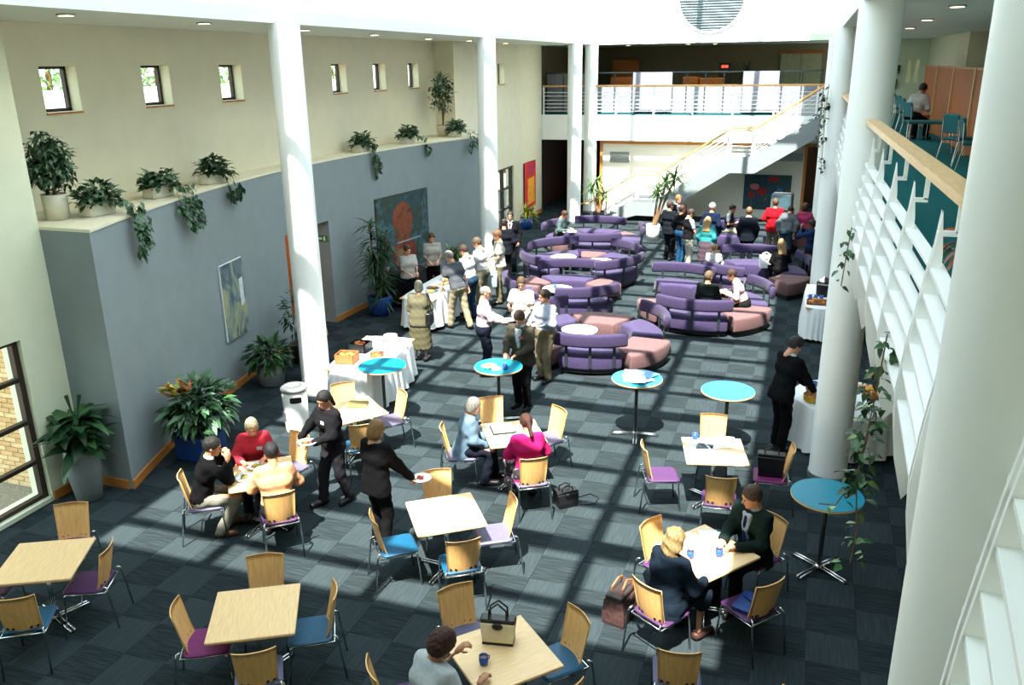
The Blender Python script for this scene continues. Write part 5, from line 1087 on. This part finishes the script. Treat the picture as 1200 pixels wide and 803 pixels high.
# litter bin
t = thing('litter_bin', 'white cylindrical litter bin with steel lid in front of the column', 'bin', (-7.42, 10.66, 0)); MB().lathe([(.001, 0), (.18, 0), (.19, .02), (.2, .7), (.19, .71)], 32).obj('body', M_china, t, True); MB().lathe([(.2, .7), (.215, .705), (.215, .74), (.18, .77), (.1, .775), (.09, .76), (.001, .755)], 32).obj('lid', M_silver, t, True)
def arcbox(r_, a0, a1, z0, z1, n=8):
    b = MB()
    for k in range(n + 1):
        a = R(a0 + (a1 - a0) * k / n); e = .7 if k in (0, n) else 1; zc, hh = (z0 + z1) / 2, (z1 - z0) / 2 * e; b.v += [(r_ * math.cos(a), r_ * math.sin(a), zc - hh), (r_ * math.cos(a), r_ * math.sin(a), zc + hh)]
    b.f += [(2 * k, 2 * k + 2, 2 * k + 3, 2 * k + 1) for k in range(n)]; return b
arcbox(.2005, -80, -25, .53, .63).obj('opening', M_blackp, t)
MB().box((-.12, -.168, .3), (.1, .01, .12), rz=R(-35)).obj('emblem', M_silver, t)
# buffets
def cloth_table(name, lab, cx, cy, hx_, hy_, rz, rnd=False, zt=.75, amp=.035, folds=26, mt=None, hem=.06):
    t = thing('buffet_table', name, 'table', (cx, cy, 0), rz)
    for sx in (-1, 1):
        for sy in (-1, 1): MB().lathe([(.02, 0), (.02, zt - .03)], 8, c=(sx * hx_ * .6, sy * hy_ * .6, 0)).obj('leg', M_steel, t)
    if rnd: MB().lathe([(.001, zt - .03), (hx_ - .02, zt - .03), (hx_ - .02, zt - .006), (.001, zt - .006)], 36).obj('tabletop', M_beech, t)
    else: MB().box((0, 0, zt - .018), (2 * hx_ - .03, 2 * hy_ - .03, .024)).obj('tabletop', M_beech, t)
    n = 160; b = MB(); rr_ = random.Random(int(cx * 100)); ph = [rr_.uniform(0, 6.28) for _ in range(4)]
    def outline(k):
        a = 2 * math.pi * k / n
        if rnd: return hx_ * math.cos(a), hy_ * math.sin(a), math.cos(a), math.sin(a)
        e = 6.0; ca_, sa_ = math.cos(a), math.sin(a); q = (abs(ca_) ** e + abs(sa_) ** e) ** (-1 / e); x, y = hx_ * ca_ * q, hy_ * sa_ * q; nx, ny = abs(ca_) ** (e - 1) * np.sign(ca_) / hx_, abs(sa_) ** (e - 1) * np.sign(sa_) / hy_; l = math.hypot(nx, ny); return x, y, nx / l, ny / l
    zs = [zt, zt - .015, zt - .12, zt * .55, zt * .3, hem]; rows = []
    for i, z in enumerate(zs):
        row = []
        for k in range(n):
            x, y, nx, ny = outline(k); f = max(0, i - 1) / (len(zs) - 2); w_ = math.sin(folds * 2 * math.pi * k / n + ph[0] + .8 * math.sin(3 * 2 * math.pi * k / n + ph[1])) * amp * f + f * .05 + (0.004 if i else -.004)
            row.append((x + nx * w_, y + ny * w_, z + (0 if i < 5 else .02 * math.sin(5 * 2 * math.pi * k / n + ph[2]))))
        rows.append(row)
    b.add([(0, 0, zt)] + [p_ for r_ in rows for p_ in r_], [(0, 1 + k, 1 + (k + 1) % n) for k in range(n)] + [(1 + i * n + k, 1 + (i + 1) * n + k, 1 + (i + 1) * n + (k + 1) % n, 1 + i * n + (k + 1) % n) for i in range(len(zs) - 1) for k in range(n)])
    o = b.obj('tablecloth', mt or M_linen, None, True); o.location = (cx, cy, 0); o.rotation_euler = (0, 0, rz); tag(o, lab, 'tablecloth', 'buffet cloths')
cloth_table('trestle table under white cloth behind the litter bin column', 'white cloth draped over the bread buffet near the bin', -7.0, 12.5, .5, .95, R(6))
cloth_table('long trestle table where people queue', 'white cloth draped over the long buffet with the queue', -7.78, 17.2, .42, 1.2, R(0), hem=.08)
cloth_table('trestle table carrying the hot water urn', 'pleated white cloth under the urn beside the right columns', .78, 18.72, .52, 1.05, R(0), folds=40)
cloth_table('round table beside the right column', 'white cloth on the round buffet beside the right column', .9, 12.75, .76, .76, 0, True, folds=22)
M_basket = mat('wicker', (146, 96, 50), .8, var=.3, scale=60, bump=.6)
def basket(lab, p, rz, w_, d_, h_, food, mt=None):
    t = thing('food_basket', lab, 'basket', p, rz); b = MB().bx(-w_ / 2, w_ / 2, -d_ / 2, d_ / 2, 0, .015)
    for x0, x1, y0, y1 in ((-w_ / 2, w_ / 2, -d_ / 2, -d_ / 2 + .015), (-w_ / 2, w_ / 2, d_ / 2 - .015, d_ / 2), (-w_ / 2, -w_ / 2 + .015, -d_ / 2, d_ / 2), (w_ / 2 - .015, w_ / 2, -d_ / 2, d_ / 2)): b.bx(x0, x1, y0, y1, 0, h_)
    b.obj('basket', mt or M_basket, t); r_ = random.Random(int(p[0] * 77 + p[1] * 31))
    for k in range(10):
        e = MB().ell((0, 0, 0), (r_.uniform(.035, .05), r_.uniform(.03, .04), .03), 10, 6).obj('roll', FOODM[food[k % len(food)]], t, True); e.location = (r_.uniform(-w_ * .36, w_ * .36), r_.uniform(-d_ * .36, d_ * .36), h_ * .55 + r_.uniform(0, .05)); e.rotation_euler = (0, 0, r_.uniform(0, 3))
basket('wooden box of food on the bread buffet', (-7.18, 11.95, .755), R(8), .34, .3, .16, (2, 1)); basket('black crate of rolls on the bread buffet behind the box', (-7.25, 12.55, .755), 0, .34, .3, .16, (2, 3, 2), M_blackp); basket('small basket on the bread buffet', (-6.82, 12.35, .755), R(20), .22, .18, .06, (3, 2))
for k, (u, v) in enumerate([(-.1, .55), (.12, .6), (-.02, .78)]):
    t = thing('plate_stack', 'stack of white plates on the bread buffet, %s' % ['left', 'right', 'rearmost'][k], 'plates', (-7.0 + u, 12.5 + v, .755))
    for q in range(6): link('dish', plate_me, t, loc=(0, 0, q * .014))
for k in range(5): paper('folded napkin on the bread buffet, %s' % ['front', 'second', 'third', 'fourth', 'rear'][k], (-6.72 + .03 * k, 12.3 + .17 * k, .754), .3 * k, .15, .13, .012, False)
for k in range(6):
    t = thing('serving_platter', 'long platter of food on the queue buffet, %s' % ['nearest', 'second nearest', 'third', 'fourth', 'second farthest', 'farthest'][k], 'platter', (-7.82 + .1 * (k % 2), 16.3 + .36 * k, .755)); MB().lathe([(.001, 0), (.13, 0), (.16, .015), (.13, .008), (.001, .006)], 24).obj('dish', M_silver, t)
    for q in range(12): a = q * 2.4; MB().ell((.09 * math.sqrt(q / 12) * math.cos(a), .09 * math.sqrt(q / 12) * math.sin(a), .02), (.028, .024, .018), 8, 5).obj('food', FOODM[(k + q) % 3 if k % 2 else 2], t, True)
# drinks trolley
cloth_table('drinks trolley beside the tall dracaena', 'black cloth on the drinks trolley beside the dracaena', -9.08, 18.15, .36, .5, R(-6), folds=10, amp=.012, zt=.85, mt=mat('black_cloth', (26, 27, 30), .8), hem=.12)
rb = random.Random(5)
for k in range(12):
    x, y = -9.36 + .17 * (k % 4), 17.78 + .2 * (k // 4); o = MB().lathe([(.001, 0), (.028, 0), (.034, .1), (.031, .1), (.026, .01), (.001, .008)], 14).obj('tumbler', M_glass if k % 3 else M_china, smooth=True); o.location = (x, y, .856); tag(o, 'small tumbler on the black drinks trolley, %s row, %s from the wall' % (['near', 'middle', 'far'][k // 4], ['first', 'second', 'third', 'fourth'][k % 4]), 'glass', 'glasses on the trolley')
t = thing('serving_tray', 'blue tray on the black drinks trolley', 'tray', (-9.0, 18.35, .856)); MB().box((0, 0, .01), (.3, .22, .02), bev=.006).obj('base', mat('tray_blue', (40, 80, 150), .4), t)
# urn table
t = thing('water_urn', 'black and steel hot water urn on the pleated table', 'urn', (.62, 18.75, .75)); MB().lathe([(.001, 0), (.14, 0), (.15, .03), (.15, .3), (.13, .34)], 28).obj('body', M_blackp, t, True); MB().lathe([(.155, .26), (.158, .27), (.12, .37), (.03, .4), (.02, .43), (.001, .43)], 28).obj('lid', M_chrome, t, True); MB().tube([(-.15, -.05, .06), (-.2, -.06, .05), (-.2, -.06, .02)], .012, 8).obj('tap', M_chrome, t)
basket('shallow wicker basket on the pleated table', (.5, 18.05, .755), 0, .42, .28, .06, (2,))
for k in range(6): mug('upturned blue cup before the urn, %s of six' % ['front left', 'front middle', 'front right', 'rear left', 'rear middle', 'rear right'][k], (.36 + .11 * (k % 3), 18.32 + .1 * (k // 3), .755), k)
# round buffet
t = thing('serving_pot', 'yellow casserole pot with food on the round buffet', 'pot', (.42, 12.42, .755)); MB().lathe([(.001, 0), (.1, 0), (.13, .03), (.135, .11), (.125, .11), (.12, .05), (.001, .04)], 28).obj('pot', mat('yellow_enamel', (204, 160, 34), .35), t, True)
for k in range(8): MB().ell((.07 * math.cos(k * 2.4), .07 * math.sin(k * 2.4), .09), (.035, .03, .025), 8, 6).obj('food', FOODM[2], t, True)
basket('round tray of pastries on the round buffet', (1.35, 12.9, .755), R(10), .4, .3, .05, (1, 2)); plate('white serving plate on the round buffet', (1.0, 12.4, .755), (), 1.2)
for k in range(4): mug('cup at the rear of the round buffet, %s' % ['leftmost', 'second from the left', 'third from the left', 'rightmost'][k], (.45 + .1 * k, 13.05, .755), k)
paper('display card with orange flower leaning on the round buffet', (1.2, 13.2, .755), 0, .3, .2, .02, False, FOODM[1])
mug('pale blue cup on the white side table', (-5.32, 18.42, .577), 0); plate('green plate on the white side table', (-5.12, 18.42, .577), (0,), .8)
paper('open newspaper in the lap of the reader on the far sofa', (-6.72, 24.85, .66), .3, .42, .3, .006); paper('second white paper on the far sofa beside the reader', (-6.45, 25.0, .47), .1, .4, .3, .006)
plate('plate on the knee of the man in pink shirt', (-1.4, 18.5, .72), (2, 0))
# red hearts on the white sweater
swt = next(o for o in bpy.data.objects if 'red hearts' in str(o.get('label', '')))
he = MB().ell((-.014, 0, .01), (.022, .012, .022), 10, 6).ell((.014, 0, .01), (.022, .012, .022), 10, 6).ell((0, 0, -.014), (.016, .012, .024), 10, 6).mesh('heart_motif', mat('heart_red', (170, 24, 40), .8), True)
for hx0, hy0, hz0, ha in ((-.07, .125, 1.16, .3), (.06, .13, 1.2, -.2), (0, .135, 1.06, 0), (-.2, .05, 1.2, 1.2), (.21, .04, 1.16, -1.3), (-.06, .12, 1.3, .2)):
    o = link('heart_motif', he, swt, loc=(hx0, hy0, hz0)); o.rotation_euler = (0, 0, ha)
# paintings
def art_mat(name, cols, scale, stretch=(1, 1, 1), dist=1.5):
    M = bpy.data.materials.new(name); M.use_nodes = True; n = M.node_tree; b = n.nodes['Principled BSDF']; b.inputs['Roughness'].default_value = .7
    tc = n.nodes.new('ShaderNodeTexCoord'); mp = n.nodes.new('ShaderNodeMapping'); nz = n.nodes.new('ShaderNodeTexNoise'); rp_ = n.nodes.new('ShaderNodeValToRGB'); n.links.new(tc.outputs['Object'], mp.inputs[0]); mp.inputs['Scale'].default_value = stretch; nz.inputs['Scale'].default_value = scale; nz.inputs['Distortion'].default_value = dist; nz.inputs['Detail'].default_value = 5
    n.links.new(mp.outputs[0], nz.inputs['Vector']); n.links.new(nz.outputs[0], rp_.inputs[0]); n.links.new(rp_.outputs[0], b.inputs['Base Color']); el = rp_.color_ramp.elements
    while len(el) < len(cols): el.new(.5)
    for k, c in enumerate(cols): el[k].position = .28 + .44 * k / (len(cols) - 1); el[k].color = lin(c)
    return M
def painting(lab, p, rz, w_, h_, m_, edge, blobs=()):
    """canvas in local XZ, facing -Y"""
    t = thing('wall_painting', lab, 'painting', p, rz); MB().box((0, .02, 0), (w_ + .02, .03, h_ + .02)).obj('stretcher_frame', edge, t); MB().box((0, 0, 0), (w_, .012, h_)).obj('canvas', m_, t)
    for k, (x, z, a, b_, mm, pol) in enumerate(blobs): 
        MB().prism([(x + a * math.cos(q) * (1 + .12 * math.sin(3 * q + k)), z + b_ * math.sin(q) * (1 + .1 * math.cos(2 * q + k))) if not pol else [(x - a, z - b_), (x + a, z - b_ * .9), (x + a * .95, z + b_), (x - a, z + b_ * .94)][int(q / (2 * math.pi) * 4 + .5) % 4] for q in [2 * math.pi * i / (4 if pol else 18) for i in range(4 if pol else 18)]], 'y', -.009 - .001 * k, -.004).obj('paint_patch', mm, t)
sl1 = math.atan2(gx(12.55) - gx(11.77), .78); sl2 = math.atan2(gx(20.4) - gx(18.12), 2.28)
painting('tall narrow blue grey painting on the grey wall', (gx(12.16) + .05, 12.16, 1.64), R(90) - sl1, .8, 1.37, art_mat('art_storm', [(30, 40, 50), (70, 90, 105), (110, 128, 128), (160, 165, 120), (60, 80, 100)], 2.2, (1, 1, .7)), M_paper, [(.27, .08, .07, .26, mat('art_white', (206, 214, 214), .7), 1)])
painting('large abstract painting with orange arch above the buffet', (gx(19.26) + .06, 19.26, 1.56), R(90) - sl2, 2.3, 1.92, art_mat('art_teal', [(18, 40, 44), (30, 70, 78), (40, 56, 40), (60, 96, 108), (24, 34, 44)], 1.6), M_bronze,
         [(-.05, .2, .42, .62, art_mat('art_orange', [(40, 44, 36), (110, 54, 28), (138, 66, 34), (84, 60, 36), (40, 56, 50)], 2.5), 0), (.0, -.52, .5, .24, art_mat('art_red', [(70, 20, 18), (140, 34, 26), (100, 50, 30), (40, 30, 30)], 3), 1), (.2, -.25, .55, .018, mat('art_white2', (136, 156, 160), .7), 1), (-.25, -.62, .16, .2, mat('art_ochre', (140, 100, 62), .7), 1)])
painting('long red and orange banner painting on the far left wall', (-9.74, 30.33, 1.27), R(90), 1.34, 1.7, art_mat('art_banner', [(190, 20, 24), (214, 36, 28), (200, 24, 30)], 2), M_bronze,
         [(.1, -.22, .42, .5, art_mat('art_amber', [(226, 140, 30), (240, 176, 40), (220, 110, 30)], 3), 1), (.05, .58, .34, .22, art_mat('art_violet', [(120, 40, 110), (190, 40, 60), (90, 60, 140)], 4), 1)])
painting('flower painting with red and yellow blooms under the stairs', (-1.24, 32.31, 1.0), 0, 1.64, 1.25, art_mat('art_garden', [(20, 36, 40), (34, 78, 64), (30, 56, 96), (50, 92, 50), (120, 100, 40)], 4), M_bronze,
         [(-.45, .2, .16, .12, mat('bloom_pink', (206, 110, 120), .7), 0), (-.2, .02, .16, .14, mat('bloom_red', (176, 26, 30), .7), 0), (-.55, -.1, .12, .1, mat('bloom_red', (176, 26, 30), .7), 0), (.2, .48, .2, .08, mat('bloom_red', (176, 26, 30), .7), 0), (.3, -.15, .09, .14, mat('bloom_yellow', (214, 176, 40), .7), 0), (.5, -.1, .08, .15, mat('bloom_yellow', (214, 176, 40), .7), 0), (.65, -.2, .07, .12, mat('bloom_yellow', (214, 176, 40), .7), 0), (.45, .1, .1, .07, mat('bloom_blue', (60, 120, 190), .7), 0)])
# television
t = thing('television', 'grey television on a stand under the stairs', 'television', (-.62, 29.6, 0), R(-6)); MB().box((0, 0, 1.1), (.68, .5, .55), bev=.04).obj('cabinet', mat('tv_grey', (96, 102, 104), .5), t); MB().box((0, -.252, 1.12), (.56, .01, .42), bev=.004).obj('screen', mat('crt_glass', (66, 90, 98), .15), t); MB().box((0, 0, .82), (.8, .55, .03)).obj('shelf', M_blackp, t)
for sx in (-1, 1): MB().box((sx * .36, 0, .41), (.04, .5, .82)).obj('leg', M_blackp, t)
# ---- bridge gallery screen
sc_ = sempty('wall_screen', 'low glazed and timber screen behind the bridge balustrade'); xs = [-9.9 + .68 * k for k in range(16)]
for x in xs: MB().bx(x - .02, x + .02, 33.0, 33.05, F2, 5.24).obj('screen_post', M_steel, sc_)
MB().bx(-9.95, .35, 33.0, 33.05, 5.22, 5.27).obj('top_rail', M_steel, sc_)
M_board = mat('white_board', (130, 132, 142), .6); 
for k in range(15):
    x0, x1 = xs[k] + .02, xs[k + 1] - .02; xm = (x0 + x1) / 2
    if xm < -8.2: MB().bx(x0, x1, 33.01, 33.03, F2 + .02, 5.22).obj('screen_panel', mat('grey_panel', (128, 128, 134), .6), sc_)
    else:
        MB().bx(x0, x1, 33.015, 33.025, F2 + .02, 4.72).obj('screen_panel', M_board, sc_); MB().bx(x0, x1, 33.015, 33.02, 4.72, 5.22).obj('pane', M_glass, sc_)
for k, (x0, x1) in enumerate(((-6.42, -4.95), (-2.4, -1.15))):
    t = thing('display_board', 'large white display board on the bridge, %s of two' % ('left', 'right')[k], 'board', ((x0 + x1) / 2, 32.75, F2)); MB().bx(-(x1 - x0) / 2, (x1 - x0) / 2, -.02, .02, .12, 1.5).obj('panel', M_board, t)
    for s_ in (-1, 1): MB().bx(s_ * .5 - .2 * 0 - .02, s_ * .5 + .02, -.2, .2, 0, .12).obj('foot', M_steel, t)
for k, (x, y, w_, h_, lab) in enumerate([(-7.5, 36.6, 1.05, 1.95, 'brown timber cupboard behind the bridge screen, far left'), (-7.2, 34.6, .9, 1.3, 'timber desk unit behind the left of the bridge screen'), (-3.7, 34.6, .9, 1.25, 'timber desk unit behind the middle of the bridge screen'), (-4.5, 34.6, .6, 1.3, 'timber desk unit left of the middle of the bridge screen')]):
    t = thing('cupboard', lab, 'cupboard', (x, y, F2)); MB().box((0, 0, h_ / 2), (w_, .45, h_), bev=.01).obj('carcass', M_wood, t)
    for s_ in (-1, 1): d_ = MB().box((s_ * w_ * .245, -.235, h_ / 2), (w_ * .46, .02, h_ * .94), bev=.004).obj('door', M_wood, t); MB().box((s_ * w_ * .06, -.255, h_ / 2), (.012, .015, .12)).obj('handle', M_chrome, d_)
t = thing('digital_clock', 'small dark display unit with red digits on the bridge', 'clock', (-3.42, 36.6, 5.2)); MB().box((0, 0, .17), (.5, .3, .34), bev=.01).obj('case', M_blackp, t); MB().box((-.08, -.155, .2), (.1, .008, .1)).box((.06, -.155, .2), (.12, .008, .1)).obj('digits', mat('led_red', (255, 70, 50), .5, emit=3), t)
t2 = thing('display_plinth', 'plinth carrying the dark display unit on the bridge', 'plinth', (-3.42, 36.6, F2)); MB().box((0, 0, .7), (.5, .35, 1.4)).obj('body', M_darkwood, t2); MB().box((0, 0, 1.43), (.54, .38, .04)).obj('top', M_wood, t2)
t = thing('lift_doors', 'double pale doors at the right end of the bridge', 'door', (-.55, 37.93, F2)); 
for s_ in (-1, 1): MB().box((s_ * .4, 0, 1.05), (.78, .05, 2.1), bev=.01).obj('door_leaf', mat('pale_door', (150, 146, 116), .6), t)
MB().box((0, .0, 2.15), (1.75, .06, .1)).obj('door_head', M_wood, t)
# ---- upper gallery carrels
for k in range(4):
    y0 = 16.2 + 2.8 * k; t = thing('study_partition', 'tall timber study partition on the upper gallery, %s from the camera' % ['first', 'second', 'third', 'fourth'][k], 'partition', (3.0, y0 + 1.4, F2), group='study partitions')
    MB().bx(-.02, .02, -1.36, 1.36, .05, 1.65).obj('panel', M_wood, t); MB().bx(-.05, .04, -1.4, -1.3, 0, 1.66).obj('edge_post', M_beech, t); MB().bx(-.03, .03, -1.4, 1.4, 1.63, 1.67).obj('top_cap', M_oak, t)
M_teal = mat('teal_upholstery', (16, 92, 98), .8, var=.1)
def gchair(x, y, rz, lab):
    t = thing('stacking_chair', lab, 'chair', (x, y, F2), rz, group='teal gallery chairs'); MB().box((0, .02, .45), (.44, .42, .06), bev=.025).obj('seat', M_teal, t); MB().box((0, -.2, .72), (.42, .05, .34), rx=R(8), bev=.02).obj('backrest', M_teal, t)
    for sx in (-1, 1): MB().tube([(sx * .2, .2, 0), (sx * .21, .2, .43), (sx * .21, -.2, .42), (sx * .2, -.22, .8)], .011, 8).obj('side_frame', M_chrome, t); MB().tube([(sx * .21, -.18, .42), (sx * .22, -.26, 0)], .011, 8).obj('leg', M_chrome, t)
gchair(2.35, 22.25, R(-70), 'teal chair under the man on the upper gallery'); gchair(2.45, 24.6, R(-80), 'teal chair on the gallery, next behind the seated man'); gchair(2.5, 26.4, R(-80), 'teal chair on the gallery, second behind the seated man'); gchair(2.5, 28.2, R(-80), 'farthest teal chair on the gallery'); gchair(2.62, 17.5, R(-60), 'teal chair by the nearest study partition'); gchair(2.72, 16.6, R(-90), 'teal chair nearest the camera on the gallery')
t = thing('study_desk', 'dark topped desk before the man on the upper gallery', 'desk', (2.35, 19.4, F2)); MB().box((0, 0, .62), (.9, .55, .05), bev=.015).obj('desktop', M_teal, t)
for sx in (-1, 1):
    for sy in (-1, 1): MB().tube([(sx * .4, sy * .22, 0), (sx * .4, sy * .22, .6)], .014, 8).obj('leg', M_chrome, t)
for k, (z, h_) in enumerate(((5.25, .28), (4.75, .34))):
    t = thing('wall_panel_box', ('upper black box on the gallery end wall', 'lower black box with red mark on the gallery end wall')[k], 'box', (2.8 - .05 * k, 33.98, z)); MB().box((0, -.04, 0), (.14, .08, h_), bev=.01).obj('case', M_blackp, t); MB().box((0, -.085, -h_ * .3), (.06, .008, .05)).obj('label_plate', FOODM[3] if k else M_print, t)
